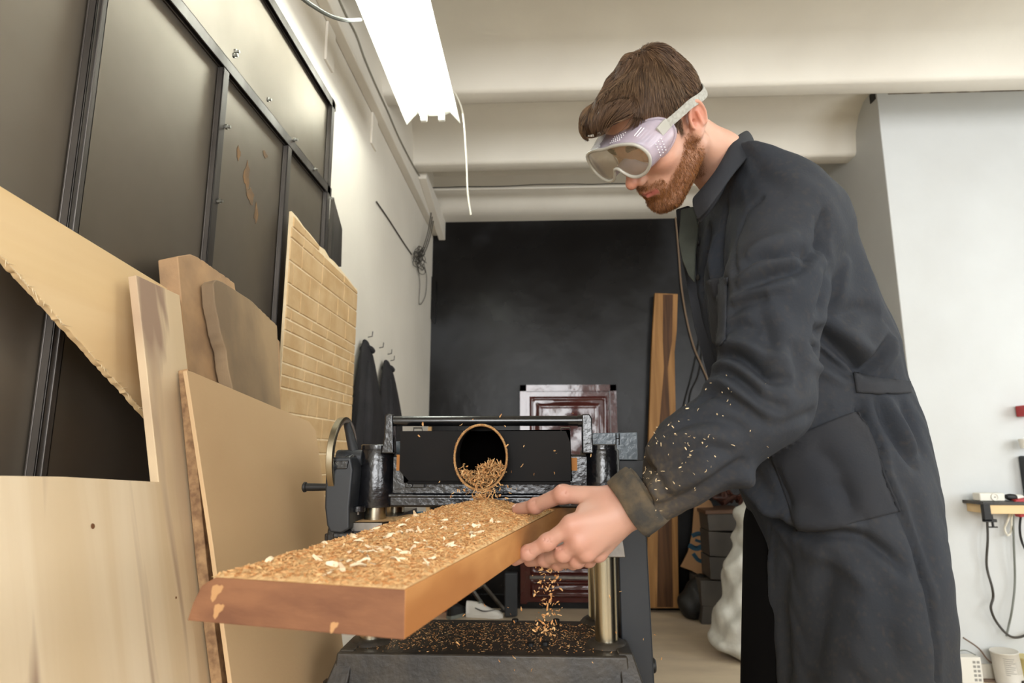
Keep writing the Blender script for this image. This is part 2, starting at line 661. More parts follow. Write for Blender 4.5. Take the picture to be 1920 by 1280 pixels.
# small hole plate on the pier side
a = aX(1636, 182, XP - .003)
o = MB().box(a - [.004, .03, .03], a + [.001, .03, .03]).build('wall_socket_hole', M['rubber'], bevel=.002)
tag(o, 'small black square hole cover high on the side of the white pier', 'cover')

# windows behind the photographer
for i, (xa, xb) in enumerate(((-1.05, .8), (1.8, 4.0))):
    wv = bpy.data.objects.new('window_%d' % (i + 1), None)
    COL.objects.link(wv)
    wv['kind'] = 'structure'
    mb = MB()
    for x in (xa, xb - .06):
        mb.box((x, -3.05, 1.05), (x + .06, -3.0, 3.0))
    mb.box((xa, -3.05, 1.05), (xb, -3.0, 1.11)).box((xa, -3.05, 2.94), (xb, -3.0, 3.0))
    mb.box(((xa + xb) / 2 - .025, -3.05, 1.05), ((xa + xb) / 2 + .025, -3.0, 3.0))
    mb.build('window_frame', M['ceiling'], wv)

# ------------------------------------------------------------------ door in the black wall
D0, D1 = aY(975, 722, 4.97), aY(1155, 722, 4.97)
dx0, dx1, dz = D0[0], D1[0], D0[2]
dred = mat('oxblood_enamel', '#3b0f0d', .13, col2='#48130f', scale=3, bump=.25, bscale=5, bdist=.02, spec=.7)
dr = bpy.data.objects.new('door_1', None)
COL.objects.link(dr)
dr.location = ((dx0 + dx1) / 2, 4.97, 0)
dr['kind'] = 'structure'
dr['label'] = 'glossy dark red metal door with embossed panels in the black wall'
MB().box((dx0, 4.955, 0.04), (dx0 + .05, 5, dz)).box((dx1 - .05, 4.955, .04), (dx1, 5, dz)).box((dx0, 4.955, dz - .05), (dx1, 5, dz)).build(
    'door_frame', dred, dr)
MB().box((dx0 + .05, 4.975, .05), (dx1 - .05, 5, dz - .05)).build('door_leaf', dred, dr)
wd = dx1 - dx0 - .1


def embossed(x0, z0, x1, z1):
    """pressed steel panel: raised lip, sunk field, domed middle (a fine grid with a height function)"""
    nx, nz_ = 56, max(24, int(56 * (z1 - z0) / (x1 - x0)))
    V = []
    for j in range(nz_ + 1):
        for i in range(nx + 1):
            u, v = i / nx, j / nz_
            d = min(u * (x1 - x0), (1 - u) * (x1 - x0), v * (z1 - z0), (1 - v) * (z1 - z0))
            h = .014 * math.exp(-((d - .018) / .009) ** 2) + .012 * max(0, min(1, (d - .04) / .05))
            h += .007 * math.exp(-((d - .075) / .010) ** 2)
            h += .006 * sin(9 * u + 3) * sin(8 * v * (z1 - z0) / .5 + 1) * min(1, d / .03)
            V.append((x0 + u * (x1 - x0), 4.9745 - h, z0 + v * (z1 - z0)))
    F = [(j * (nx + 1) + i, j * (nx + 1) + i + 1, (j + 1) * (nx + 1) + i + 1, (j + 1) * (nx + 1) + i) for j in range(nz_) for i in range(nx)]
    return link('door_panel', V, F, dred, dr, True)


zl = aY(1130, 1083, 4.97)[2]
for (z0, z1) in ((dz - .62, dz - .09), (zl + .02, dz - .66), (.08, zl - .02)):
    embossed(dx0 + .075, z0, dx1 - .075, z1)
MB().box((dx0 + .07, 4.958, zl - .010), (dx1 - .07, 4.975, zl + .010)).build('kick_strip', M['bare'], dr, bevel=.002, label='thin grey metal strip low on the door')
MB().tube([(dx0 + .11, 4.972, .95), (dx0 + .11, 4.92, .95), (dx0 + .2, 4.915, .95)], .009, 10).build('door_handle', M['bare'], dr, smooth=True)

# ------------------------------------------------------------------ fluorescent fitting
LX0, LX1, LY1, LY0, LZ = -.575, -.33, 2.98, 1.46, CZ + 1.62
la = aZ(765, 240, LZ)
lb = aZ(862, 226, LZ)
LX0, LX1, LY1 = la[0], lb[0], (la[1] + lb[1]) / 2
lf = thing('ceiling_light', ((LX0 + LX1) / 2, (LY0 + LY1) / 2, LZ), 'long white fluorescent batten with open reflector hanging from the ceiling', 'light')
cx = (LX0 + LX1) / 2
hwid = (LX1 - LX0) / 2
white_enamel = mat('white_enamel', '#f2f2ea', .35)
sec = [(-hwid, .0), (-hwid * .62, .06), (-hwid * .35, .045), (hwid * .35, .045), (hwid * .62, .06), (hwid, .0)]
MB().prism([(cx + x, LY0, LZ + z) for x, z in sec] + [(cx + x, LY0, LZ + z + .004) for x, z in sec[::-1]], (0, LY1 - LY0, 0)).build('reflector', white_enamel, lf)
MB().box((cx - .035, LY0 + .01, LZ + .05), (cx + .035, LY1 - .01, LZ + .095)).build('gear_tray', white_enamel, lf, bevel=.004)
mt, nt, bs = newmat('lit_tube')
bs.inputs['Base Color'].default_value = (1, 1, 1, 1)
bs.inputs['Emission Color'].default_value = (.95, 1.0, .93, 1)
bs.inputs['Emission Strength'].default_value = 24
for dx in (-.045, .045):
    t = MB().tube([(cx + dx, LY0 + .03, LZ + .022), (cx + dx, LY1 - .035, LZ + .022)], .0135, 16).build('tube', mt, lf, smooth=True)
    for yy, sg in ((LY0 + .03, -1), (LY1 - .035, 1)):
        MB().box((cx + dx - .016, min(yy, yy + sg * .022), LZ + .004), (cx + dx + .016, max(yy, yy + sg * .022), LZ + .05)).build('lampholder', white_enamel, lf, bevel=.004)
for yy in (LY0 + .2, LY1 - .2):
    MB().tube([(cx, yy, LZ + .09), (cx, yy, ZT)], .006, 8).build('hanger', white_enamel, lf)
# unseen second fitting, added overhead right for a highlight in the steel screen
lf2 = thing('ceiling_light', (1.9, .9, LZ + .05), 'unseen white fluorescent batten added over the right of the room', 'light')
MB().prism([(1.9 + x, .2, LZ + .05 + z) for x, z in sec] + [(1.9 + x, .2, LZ + .054 + z) for x, z in sec[::-1]], (0, 1.5, 0)).build('reflector', white_enamel, lf2)
for dx in (-.045, .045):
    MB().tube([(1.9 + dx, .23, LZ + .072), (1.9 + dx, 1.67, LZ + .072)], .0135, 16).build('tube', mt, lf2, smooth=True)
for yy in (.4, 1.5):
    MB().tube([(1.9, yy, LZ + .09), (1.9, yy, ZT)], .006, 8).build('hanger', white_enamel, lf2)

# pull cord dangling from the fitting, the wall cables
white_pl = mat('white_plastic', '#e6e2d2', .45)
yc = LY1 - .1
o = MB().tube(smoothpath([aY(846, 168, yc), aY(856, 180, yc), aY(868, 215, yc), aY(874, 290, yc), aY(877, 360, yc), aY(883, 403, yc)]), .0042, 8).build('pull_cord', white_pl, smooth=True)
tag(o, 'white cord dangling from the right side of the fluorescent fitting', 'cord')
grey = mat('grey_cable', '#6d7068', .5)
o = MB().tube(smoothpath([aX(556, -12, -.6), aX(585, 10, -.6), aX(620, 30, -.59), aX(650, 38, -.58), aY(676, 37, 1.9)]), .006, 8).build('supply_cable', grey, smooth=True)
tag(o, 'thick grey cable sagging to the left edge of the fluorescent fitting', 'cable')
xw = XL + .056
o = MB().tube(smoothpath([aX(x, y, xw) for x, y in ((628, -20), (650, 30), (668, 65), (684, 110), (705, 160), (727, 208), (748, 257), (775, 310), (790, 335), (803, 356))]), .0042, 8).build('wall_cable', mat('dusty_cable', '#8b877a', .6), smooth=True)
tag(o, 'long grey cable running along the top of the left wall towards the black wall', 'cable')
dk = mat('dark_cable', '#39352f', .6)
kn = thing('cable_bundle', aX(786, 480, XL + .01), 'tangled coil of dark wires on the left wall beside the black wall', 'wires')
for i in range(3):
    MB().tube(smoothpath([aX(x + i * 3, y + i, XL + .06 - .015 * (y > 430)) for x, y in ((811, 378), (808, 402), (801, 440), (790, 472), (780, 482))], 5), .004, 7).build('wire', dk, kn, smooth=True)
MB().tube(smoothpath([aX(x, y, XL + .006) for x, y in ((706, 378), (730, 413), (755, 452), (772, 477))], 5), .004, 7).build('wire', dk, kn, smooth=True)
for i in range(9):
    c0 = aX(784 + rg.uniform(-8, 9), 482 + rg.uniform(-8, 14), XL + .03)
    r_ = rg.uniform(.03, .075)
    tl = rg.uniform(-.8, .8)
    p = [c0 + np.array([.02 * cos(2 * a + i), r_ * 1.3 * cos(a), r_ * sin(a + tl)]) for a in np.linspace(0, 2 * pi, 15)]
    MB().tube(p, .0026, 6, cap=False).build('wire', dk, kn, smooth=True)
MB().tube(smoothpath([aX(x, y, XL + .01) for x, y in ((783, 492), (787, 530), (786, 570), (797, 556), (800, 520), (795, 495))], 6), .0025, 6).build('wire', dk, kn, smooth=True)

# cord hanging down the black wall
yw = YB - .02
o = MB().tube(smoothpath([aY(x, y, yw) for x, y in ((1262, 372), (1268, 420), (1273, 480), (1278, 540), (1288, 600), (1301, 650), (1318, 690), (1330, 725), (1338, 800))]), .007, 8).build('wall_cord', mat('tan_cord', '#85705b', .7), smooth=True)
tag(o, 'thin brown cord hanging on the black wall behind the man', 'cord')
for i, pp in enumerate((((1300, 560), (1312, 620), (1300, 690), (1282, 760), (1270, 830)), ((1318, 640), (1310, 700), (1294, 740), (1290, 800)))):
    o = MB().tube(smoothpath([aY(x, y, yw + .005) for x, y in pp]), .005, 6).build('wall_wire', M['rubber'], smooth=True)
    tag(o, ('longer black wire on the black wall right of the leaning plank', 'shorter black wire on the black wall nearest the man')[i], 'wire', 'black wires on the black wall')


# ------------------------------------------------------------------ steel panels and boards on the left wall
sp = thing('steel_screen', (XL + .03, 1.6, 0), 'large dark sheet steel screen with angle iron frame leaning on the left wall', 'screen')
XS = XL + .035
zr_top = aX(630, 207, XS)[2]
zr_mid = aX(614, 362, XS)[2]
yend = aX(617, 300, XS)[1]
MB().box((XS - .006, .45, .04), (XS - .002, yend, zr_top)).build('steel_sheet', M['steel'], sp)


def angle_bar(a, b, wd, name='post', dp=.018, double=False):
    """L profile between two points on the screen's face; wd across, dp proud of it"""
    a, b = np.asarray(a), np.asarray(b)
    t = (b - a) / np.linalg.norm(b - a)
    s_ = np.cross(t, [1, 0, 0])
    th = .004
    mb = MB()
    def slab(s0, s1, x0, x1):
        mb.hexa([a + s_ * s0 + [x0, 0, 0], a + s_ * s1 + [x0, 0, 0], a + s_ * s1 + [x1, 0, 0], a + s_ * s0 + [x1, 0, 0]],
                [b + s_ * s0 + [x0, 0, 0], b + s_ * s1 + [x0, 0, 0], b + s_ * s1 + [x1, 0, 0], b + s_ * s0 + [x1, 0, 0]])
    slab(-wd / 2, wd / 2, 0, th)
    slab(-wd / 2, -wd / 2 + th, th, dp)
    if double:
        slab(wd / 2 - th, wd / 2, th, dp)
        slab(-.004, .0, th, dp * 1.15)
        slab(-wd / 2, wd / 2, dp - th, dp)
    else:
        slab(-wd / 2, wd / 2, dp - th, dp)
    return mb.build(name, M['angle'], sp, bevel=.0012)


P1 = [aX(140, 300, XS), aX(385, 400, XS), aX(522, 450, XS)]
ya = aX(95, 600, XS)[1]
angle_bar((XS, ya, 0.04), (XS, ya, zr_top), .028, double=True, dp=.020)
for px, py in ((398, 300), (524, 430)):
    y_ = aX(px, py, XS)[1]
    angle_bar((XS, y_, .04), (XS, y_, zr_mid - .02), .030)
y_ = yend - .03
angle_bar((XS, y_, .04), (XS, y_, zr_top), .034)
angle_bar((XS, .45, zr_top - .02), (XS, yend, zr_top - .02), .034, 'rail')
angle_bar((XS, ya + .03, zr_mid), (XS, yend, zr_mid), .034, 'rail')
angle_bar((XS, .45, .06), (XS, yend, .06), .045, 'rail')
for px, py in ((440, 97), (437, 104), (501, 187), (551, 262), (589, 317), (620, 372), (423, 238), (408, 377)):
    c0 = aX(px, py, XS + .019)
    MB().lathe(c0, (1, 0, 0), [(0, .007), (.006, .007), (.006, .004), (.014, .004)], 8).build('bolt', M['zinc'], sp)
# rust patches: thin scale on the sheet of the third bay
for px, py, sx, sy in ((463, 330, .018, .04), (470, 368, .022, .022), (480, 400, .012, .03), (447, 288, .01, .02), (497, 290, .016, .01)):
    c0 = aX(px, py, XS - .0015)
    mb = MB()
    q = [c0 + np.array([0, sx * (1 + .35 * sin(3 * a + px)) * cos(a), sy * (1 + .3 * sin(4 * a)) * sin(a)]) for a in np.linspace(0, 2 * pi, 14)[:-1]]
    mb.prism(q, (.0006, 0, 0)).build('rust_patch', M['rust'], sp)
# narrow dark channel behind the screen's far end
MB().prism([aX(x, y, XL + .02) for x, y in ((620, 372), (636, 430), (634, 500), (612, 500))], (.014, 0, 0)).build('back_plate', M['angle'], sp)


def board(name, pts, X0, k, th, m, label, cat='board', zr=1.5, jag=None, group=None, bevel=.0015):
    """pts: pixels on the plane X = X0 + k(zr - z), or (Y, z) pairs marked by a third element; th = thickness towards the wall"""
    P = []
    for q in pts:
        if len(q) == 3:
            P.append(np.array([X0 + k * (zr - q[2]), q[1], q[2]]))
        else:
            P.append(aL(q[0], q[1], X0, k, zr))
    if jag:
        Q = []
        for i, p in enumerate(P):
            Q.append(p)
            if i in jag:
                n_ = P[(i + 1) % len(P)]
                L_ = np.linalg.norm(n_ - p)
                st = max(3, int(L_ / .007))
                for j in range(1, st):
                    e = p + (n_ - p) * j / st
                    dy, dz = rg.uniform(-.0016, .0016), rg.uniform(-.0016, .0016)
                    Q.append(e + np.array([-k * dz, dy, dz]))
        P = Q
    nrm = np.array([1, 0, k])
    nrm = nrm / np.linalg.norm(nrm)
    o = MB().prism(P, -nrm * th).build(name, m, bevel=bevel)
    return tag(o, label, cat, group), P


K = .235


def onfloor(px, py, X0, k=K, zr=1.5, dy=0):
    """the floor point under an edge that leaves the frame at that pixel"""
    p = aL(px, py, X0, k, zr)
    return ('w', p[1] + dy, 0.004)


# birch triangle, wedged between screen and lower sheet
tri, TP = board('plywood_offcut', [(-40, 325), (0, 348), (335, 553), (352, 700), (300, 800), (281, 785), (150, 640), (0, 478), (-40, 435)], -.80, .12, .012, M['ply'],
                'pale yellow triangular plywood offcut with a splintered slanting lower edge', 'plywood', jag=(5, 6, 7))
mb = MB()
for i in range(70):                                    # splinters along the sawn edge
    t = rg.random()
    a = aL(281 - 281 * t, 785 - 307 * t, -.80, .12) + np.array([.001, 0, 0])
    d = np.array([.15, rg.uniform(-.2, 1), rg.uniform(-1, .3)]) * rg.uniform(.004, .016)
    mb.tube([a - d * .3, a + d], [.0008, .0002], 3)
q = mb.build('splinters', M['brickbase'], tri, kind='stuff')
k0 = aL(241, 612, -.8045, .12)
MB().lathe(k0, (1, 0, .12), [(0, .0065), (.0006, .006)], 16).build('knot', mat('knot_wood', '#9c7a4c', .8), tri, label='small dark knot near the right corner')
# L shaped light sheet
shw, SPp = board('timber_sheet', [(255, 515), (337, 553), (352, 690), (372, 860), (428, 1280), onfloor(428, 1280, -.76), onfloor(-60, 1280, -.76), (-60, 888), (0, 891), (120, 893),
                 (298, 903), (276, 700)], -.76, K, .016, M['sheet'], 'large pale L shaped timber sheet with grey brown streaks standing at far left', 'board')
for px, py, r_ in ((174, 986, .004), (330, 1120, .002)):
    k0 = aL(px, py, -.7595, K)
    MB().lathe(k0, (1, 0, K), [(0, r_), (.0006, r_ * .9)], 16).build('knot', mat('knot_dark', '#6d4526', .8), shw)
# thick chipboard and its rough neighbour
board('chipboard_slab', [(333, 480), (358, 476), (372, 482), (440, 530), (443, 548), (525, 640), (530, 900), onfloor(560, 1100, -.77), onfloor(420, 1280, -.77), (352, 690)], -.77, .2, .045,
      M['rough1'], 'thick brown chipboard slab with a broken top corner behind the hardboard', 'board', jag=(2,), bevel=.003)
board('rough_plank', [(400, 530), (408, 524), (418, 528), (470, 562), (520, 610), (527, 775), onfloor(560, 1000, -.735), onfloor(470, 1100, -.735), (437, 730), (428, 690), (424, 655),
      (414, 625), (410, 600), (403, 570)], -.735, .21, .03, M['rough2'], 'weathered grey brown board with a wavy bark left edge', 'board', jag=(0, 3, 9, 10, 11, 12), bevel=.003)
# brown strip seen behind the hardboard edge
board('edge_batten', [(352, 690), (366, 700), (372, 760), (404, 1000), (440, 1280), onfloor(440, 1280, -.735), onfloor(410, 1280, -.735), (388, 1060)], -.735, K, .02,
      M['plyedge'], 'narrow dark brown batten at the left edge of the hardboard sheet', 'batten')
board('hardboard_sheet', [(350, 694), (362, 697), (580, 790), (592, 806), (608, 920), (652, 1280), onfloor(652, 1280, -.70), onfloor(432, 1280, -.70), (398, 1010)], -.70, K, .008, M['mdf'],
      'plain tan hardboard sheet leaning on the left wall beside the planer', 'board')
# brick patterned panel
XB = -.80
b0, b1, b2, b3 = aX(547, 396, XB), aX(673, 545, XB), aX(655, 780, XB), aX(524, 690, XB)
bp_ = thing('brick_pattern_panel', (XB, (b0[1] + b1[1]) / 2, 0.0), 'tan wall panel with a raised stone brick pattern left of the jackets', 'panel')
y0, y1 = b0[1], (b1[1] + b2[1]) / 2
Pn = [(XB, y0, .003), (XB, y1, .003), (XB, y1, b1[2])]
for i in range(1, 14):
    t = i / 14
    Pn.append((XB, y1 + (y0 - y1) * t + rg.uniform(-.004, .004), b1[2] + (b0[2] - b1[2]) * t + rg.uniform(-.006, .006)))
Pn.append((XB, y0, b0[2]))
MB().prism(Pn, (-.008, 0, 0)).build('backing_sheet', M['brickbase'], bp_)
z = b0[2] - .01
courses = []
rb = random.Random(11)
z = .62
while z < b0[2]:
    h = rb.choice((.034, .046, .07))
    courses.append((z, h))
    z += h + .005
brick_n = 0
for z, h in courses:
    y = y0 - rb.uniform(0, .12)
    while y < y1 - .01:
        wd_ = rb.choice((.09, .13, .18, .24)) * rb.uniform(.85, 1.1)
        ya_, yb_ = max(y, y0 + .003), min(y + wd_, y1 - .003)
        y += wd_ + .005
        if yb_ - ya_ < .015:
            continue
        tops = []
        for yy in (ya_, yb_):
            zt = b0[2] + (b1[2] - b0[2]) * (yy - y0) / (y1 - y0) - .01
            tops.append(min(z + h, zt))
        if min(tops) - z < .008:
            continue
        e = .0022
        d = XB + .0025 + rb.uniform(0, .0018)
        j = [rb.uniform(-.0015, .0015) for _ in range(4)]
        A = [(XB, ya_, z), (XB, yb_, z), (XB, yb_, tops[1]), (XB, ya_, tops[0])]
        B = [(d, ya_ + e, z + e + j[0]), (d, yb_ - e, z + e + j[1]), (d, yb_ - e, tops[1] - e + j[2]), (d, ya_ + e, tops[0] - e + j[3])]
        MB().hexa(A, B).build('brick', M['brick'], bp_)
        brick_n += 1
print('bricks', brick_n)
# small grey block on the wall behind the crank
# ------------------------------------------------------------------ jackets on nails
jk = mat('black_cotton', '#141215', .85, col2='#1e1b1e', scale=14, bump=.3, bscale=60)


def jacket(top, half, lo_, label, rr, depth=.10, X=XL):
    """hung garment: folds around a hook, wider and wavy towards the hem, on the left wall"""
    V = []
    F = []
    ny, nz_ = 40, 26
    H = top[2] - lo_
    for j in range(nz_ + 1):
        t = j / nz_
        wv = half * (.12 + .88 * min(1, (t * 2.3)) ** .62) * (1 + .05 * sin(5 * t + rr))
        dd = depth * (.35 + .65 * min(1, t * 3) ** .7)
        for i in range(ny):
            a = 2 * pi * i / ny
            r1 = 1 + .10 * t * sin(7 * a + rr + 1.5 * t) + .05 * sin(13 * a + 2 * rr) * t
            V.append((X + .006 + dd * .5 * (1 + sin(a) * r1), top[1] + wv * cos(a) * r1 - .04 * t, top[2] - H * t - .02 * cos(a) * (1 - t)))
    for j in range(nz_):
        for i in range(ny):
            F.append((j * ny + i, j * ny + (i + 1) % ny, (j + 1) * ny + (i + 1) % ny, (j + 1) * ny + i))
    F.append(tuple(range(ny)))
    F.append(tuple(range(nz_ * ny, (nz_ + 1) * ny))[::-1])
    t_ = thing(label[0], (X, top[1], top[2]), label[1], 'jacket')
    link('cloth', V, F, jk, t_, True)
    cpt = [(X + .03 + .03 * sin(a), top[1] + .030 * cos(a), top[2] - .025 + .012 * cos(2 * a)) for a in np.linspace(0, 2 * pi, 17)]
    MB().tube(cpt, .012, 8, cap=False).build('collar', jk, t_, smooth=True)
    s0 = [(X + depth * .6, top[1] - half * .30, top[2] - .10), (X + depth * .8, top[1] - half * .62, top[2] - .35), (X + depth * .85, top[1] - half * .72, top[2] - .66)]
    MB().tube(smoothpath(s0), [.014 + .024 * min(1, i / 8) for i in range(17)], 10).build('sleeve', jk, t_, smooth=True)
    return t_


j1 = aX(696, 645, XL + .05)
j2 = aX(734, 682, XL + .05)
jacket(j1, .24, .55, ('hanging_jacket', 'black jacket on the nail nearer the brick patterned panel'), .4)
jacket(j2, .24, .75, ('hanging_jacket', 'black jacket on the nail nearer the black wall, partly behind the other'), 2.1)
for i, (px, py) in enumerate(((690, 632), (711, 652), (727, 664), (732, 676))):
    c0 = aX(px, py, XL)
    o = MB().tube([c0, c0 + [.022, 0, .004], c0 + [.024, 0, .030]], .003, 6).build('wall_hook', M['angle'], smooth=True)
    tag(o, ('dark nail hook above the jacket nearer the brick patterned panel', 'dark nail hook between the two black jackets, second from left', 'dark nail hook just above the right jacket', 'lowest dark nail hook, at the top of the right jacket')[i], 'hook', 'nail hooks above the jackets')


# ------------------------------------------------------------------ the thickness planer
pl = thing('thickness_planer', (-.13, 1.58, 0), 'black four column thickness planer with a round chip outlet facing the camera', 'planer')
YM = 1.45                                         # front columns
ZBASE = aY(900, 1224, 1.38)[2]
XLc, XRc = -.378, .138
ZH0, ZH1 = aY(700, 951, 1.42)[2], aY(700, 842, 1.42)[2]     # head bottom and top of the sleeves
BF, BB = 1.37, float(aZ(900, 1161, ZBASE)[1])
print('BB', BB)
# stand and base
MB().hexa([(-.28, BF - .02, 0), (.21, BF - .02, 0), (.21, BB + .03, 0), (-.28, BB + .03, 0)],
          [(-.42, BF + .02, ZBASE - .10), (.17, BF + .02, ZBASE - .10), (.17, BB, ZBASE - .10), (-.42, BB, ZBASE - .10)]).build('stand', M['satin'], pl, bevel=.006)
b = MB()
b.hexa([(-.434, BF - .006, ZBASE - .062), (.178, BF - .006, ZBASE - .062), (.178, BB, ZBASE - .062), (-.434, BB, ZBASE - .062)],
       [(-.428, BF, ZBASE), (.172, BF, ZBASE), (.172, BB, ZBASE), (-.428, BB, ZBASE)])
b.box((-.45, BF - .022, ZBASE - .115), (.192, BB + .01, ZBASE - .064))
b.build('base_casting', M['dusty'], pl, bevel=.005)
for x in (XLc, XRc):
    for y in (YM, YM + .19):
        MB().lathe((x, y, ZBASE - .02), (0, 0, 1), [(0, .052), (.018, .047), (.026, .040), (.03, .034), (.03, .02)], 32).build('column_boss', M['dusty'], pl, smooth=True)
        MB().lathe((x, y, ZBASE), (0, 0, 1), [(0, .0248), (ZH0 - ZBASE + .03, .0248)], 40).build('column', M['chrome'], pl, smooth=True, label='polished steel guide column')
        if y == YM:
            sx = -1 if x < 0 else 1
            MB().hexa([(x + sx * .02, BF - .022, ZBASE - .064), (x + sx * .068, BF - .022, ZBASE - .064), (x + sx * .068, YM + .04, ZBASE - .064), (x + sx * .02, YM + .04, ZBASE - .064)],
                      [(x + sx * .015, BF + .012, ZBASE + .004), (x + sx * .046, BF + .012, ZBASE + .004), (x + sx * .046, YM + .03, ZBASE + .004), (x + sx * .015, YM + .03, ZBASE + .004)]).build(
                'corner_foot', M['dusty'], pl, bevel=.004)
            MB().lathe((x + sx * .062, BF - .005, ZBASE - .062), (0, 0, 1), [(0, .011), (.010, .011), (.012, .008)], 6).build('bolt', M['cast'], pl)
for px, py in ((966, 1165), (1043, 1165), (995, 1210), (1022, 1208)):
    c0 = aZ(px, py, ZBASE)
    c0[1] = min(c0[1], BB - .012)
    MB().lathe(c0, (0, 0, 1), [(0, .008), (.006, .008), (.007, .005)], 12).build('bolt', M['rubber'], pl)
# table
ZT1 = aY(700, 979, 1.39)[2]
ZT0 = aY(1130, 1044, 1.39)[2]
tb = MB()
tb.box((-.36, 1.40, ZT0 + .004), (.12, 1.76, ZT1 - .030))
tb.build('table', M['bare'], pl, bevel=.002)
for sx, xa, xb in ((-1, -.418, -.345), (1, .10, .168)):
    xo, xi = (xa, xb) if sx < 0 else (xb, xa)
    MB().hexa([(xo + sx * .008, 1.385, ZT0), (xi, 1.385, ZT0), (xi, 1.77, ZT0), (xo + sx * .008, 1.77, ZT0)][::(1 if sx < 0 else -1)],
              [(xo, 1.385, ZT1 - (.0 if sx < 0 else .006)), (xi, 1.385, ZT1 - (.0 if sx < 0 else .006)), (xi, 1.77, ZT1 - (.0 if sx < 0 else .006)), (xo, 1.77, ZT1 - (.0 if sx < 0 else .006))][::(1 if sx < 0 else -1)]).build('table_end', M['bare'], pl, bevel=.002)
MB().box((-.405, 1.376, ZT1 - .042), (-.335, 1.386, ZT1 - .018)).build('stop_block', M['rubber'], pl, bevel=.001)
# head: cross beam, sleeves
bm_ = MB()
bx0, bx1 = XLc + .035, XRc - .03
zb_mid = aY(900, 930, 1.42)[2]
bm_.box((bx0, 1.425, ZH0), (bx1, 1.73, zb_mid))
bm_.box((bx0, 1.438, zb_mid - .002), (bx1, 1.72, ZH1 - .012))
bm_.build('cross_beam', M['cast'], pl, bevel=.006)
MB().tube([(bx0, 1.43, zb_mid), (bx1, 1.43, zb_mid)], .006, 10).build('beam_rib', M['cast'], pl, smooth=True)
for x in (XLc, XRc):
    for y in (YM, YM + .19):
        r_ = .0415 if x < 0 else .038
        MB().lathe((x, y, 0), (0, 0, 1), [(ZH0, .030), (ZH0, r_ + .001), (ZH0 + .004, r_ + .002), (ZH1 - .004, r_), (ZH1, r_ - .002), (ZH1 + .001, .03)], 48).build('sleeve', M['cast'], pl, smooth=True)
        MB().lathe((x, y, ZH1), (0, 0, 1), [(0, r_ - .004), (.009, r_ - .004), (.011, r_ - .007), (.011, .002)], 40).build('sleeve_cap', M['cast'], pl, smooth=True)
for py in (912, 930):
    c0 = aY(703, py, YM - .0405)
    MB().lathe(c0 + [0, .004, 0], (0, -1, 0), [(0, .0045), (.0045, .0045), (.0045, .003), (.001, .002)], 16).build('set_screw', M['rubber'], pl, smooth=True)
c0 = aY(771, 908, 1.436)
MB().box((c0[0] - .012, 1.425, c0[2] - .007), (c0[0] + .032, 1.440, c0[2] + .007)).build('stop_plate', M['gloss'], pl, bevel=.002)
MB().lathe(c0 + [0, -.012, 0], (0, -1, 0), [(0, .0065), (.004, .006), (.004, .0035), (.002, .003)], 18).build('bolt', M['cast'], pl, smooth=True)
c0 = aY(667, 960, 1.42)
MB().lathe(c0, (0, 0, 1), [(-.005, .010), (.012, .010)], 6).build('bolt', M['bare'], pl)
MB().lathe(aY(671, 957, 1.40), (0, 0, 1), [(-.002, .016), (.010, .016)], 20).build('collar', M['cast'], pl, bevel=.001)
# gearbox with octagonal front
gx = [(620, 857), (657, 856), (662, 880), (655, 951), (655, 992), (640, 1000), (618, 998), (612, 985), (608, 951), (610, 880)]
g = MB()
g.prism([aY(x, y, 1.355) for x, y in gx], (0, .14, 0))
g.build('gearbox', M['satin'], pl, bevel=.005)
MB().prism([aY(x, y, 1.352) for x, y in ((617, 864), (654, 863), (650, 879), (615, 880))], (0, .01, 0)).build('gearbox_cap', M['cast'], pl, bevel=.002)
MB().box(tuple(aY(652, 951, 1.39)), tuple(aY(690, 853, 1.50) * [1, 0, 1] + [0, 1.50, 0])).build('gearbox_neck', M['cast'], pl, bevel=.004)
# handwheel: plane square to the head, seen nearly edge on
xw_, rw = -.452, .089
cw = np.array([xw_, 1.425, aY(645, 858, 1.425)[2]])
ringp = [cw + [0, rw * cos(a), rw * sin(a)] for a in np.linspace(0, 2 * pi, 65)]
wv = MB()
V = []
F = []
for i in range(64):
    a = 2 * pi * i / 64
    for (dx, rr) in ((-.008, rw), (-.006, rw + .003), (.006, rw + .003), (.008, rw), (.007, rw - .010), (-.007, rw - .010)):
        V.append(cw + [dx, rr * cos(a), rr * sin(a)])
for i in range(64):
    for j in range(6):
        F.append((i * 6 + j, i * 6 + (j + 1) % 6, ((i + 1) % 64) * 6 + (j + 1) % 6, ((i + 1) % 64) * 6 + j))
hw = wv.add(V, F).build('handwheel', M['chrome'], pl, smooth=True, label='polished rim handwheel')
for a in (1.35, 3.4, 5.5):
    e = cw + [.0, (rw - .006) * cos(a), (rw - .006) * sin(a)]
    MB().tube([cw + [.03, 0, 0], e], [.013, .008], 10).build('spoke', M['satin'], hw, smooth=True)
MB().lathe(cw + [-.012, 0, 0], (1, 0, 0), [(0, .018), (.06, .018)], 20).build('hub', M['satin'], hw, bevel=.003)
# crank knob
ck = aY(612, 913, 1.40)
MB().lathe(ck + [.006, 0, 0], (-1, 0, 0), [(0, .0075), (.036, .0085), (.050, .0085), (.052, .011), (.056, .0115), (.059, .008), (.060, .001)], 20).build('crank_knob', M['rubber'], pl, smooth=True)
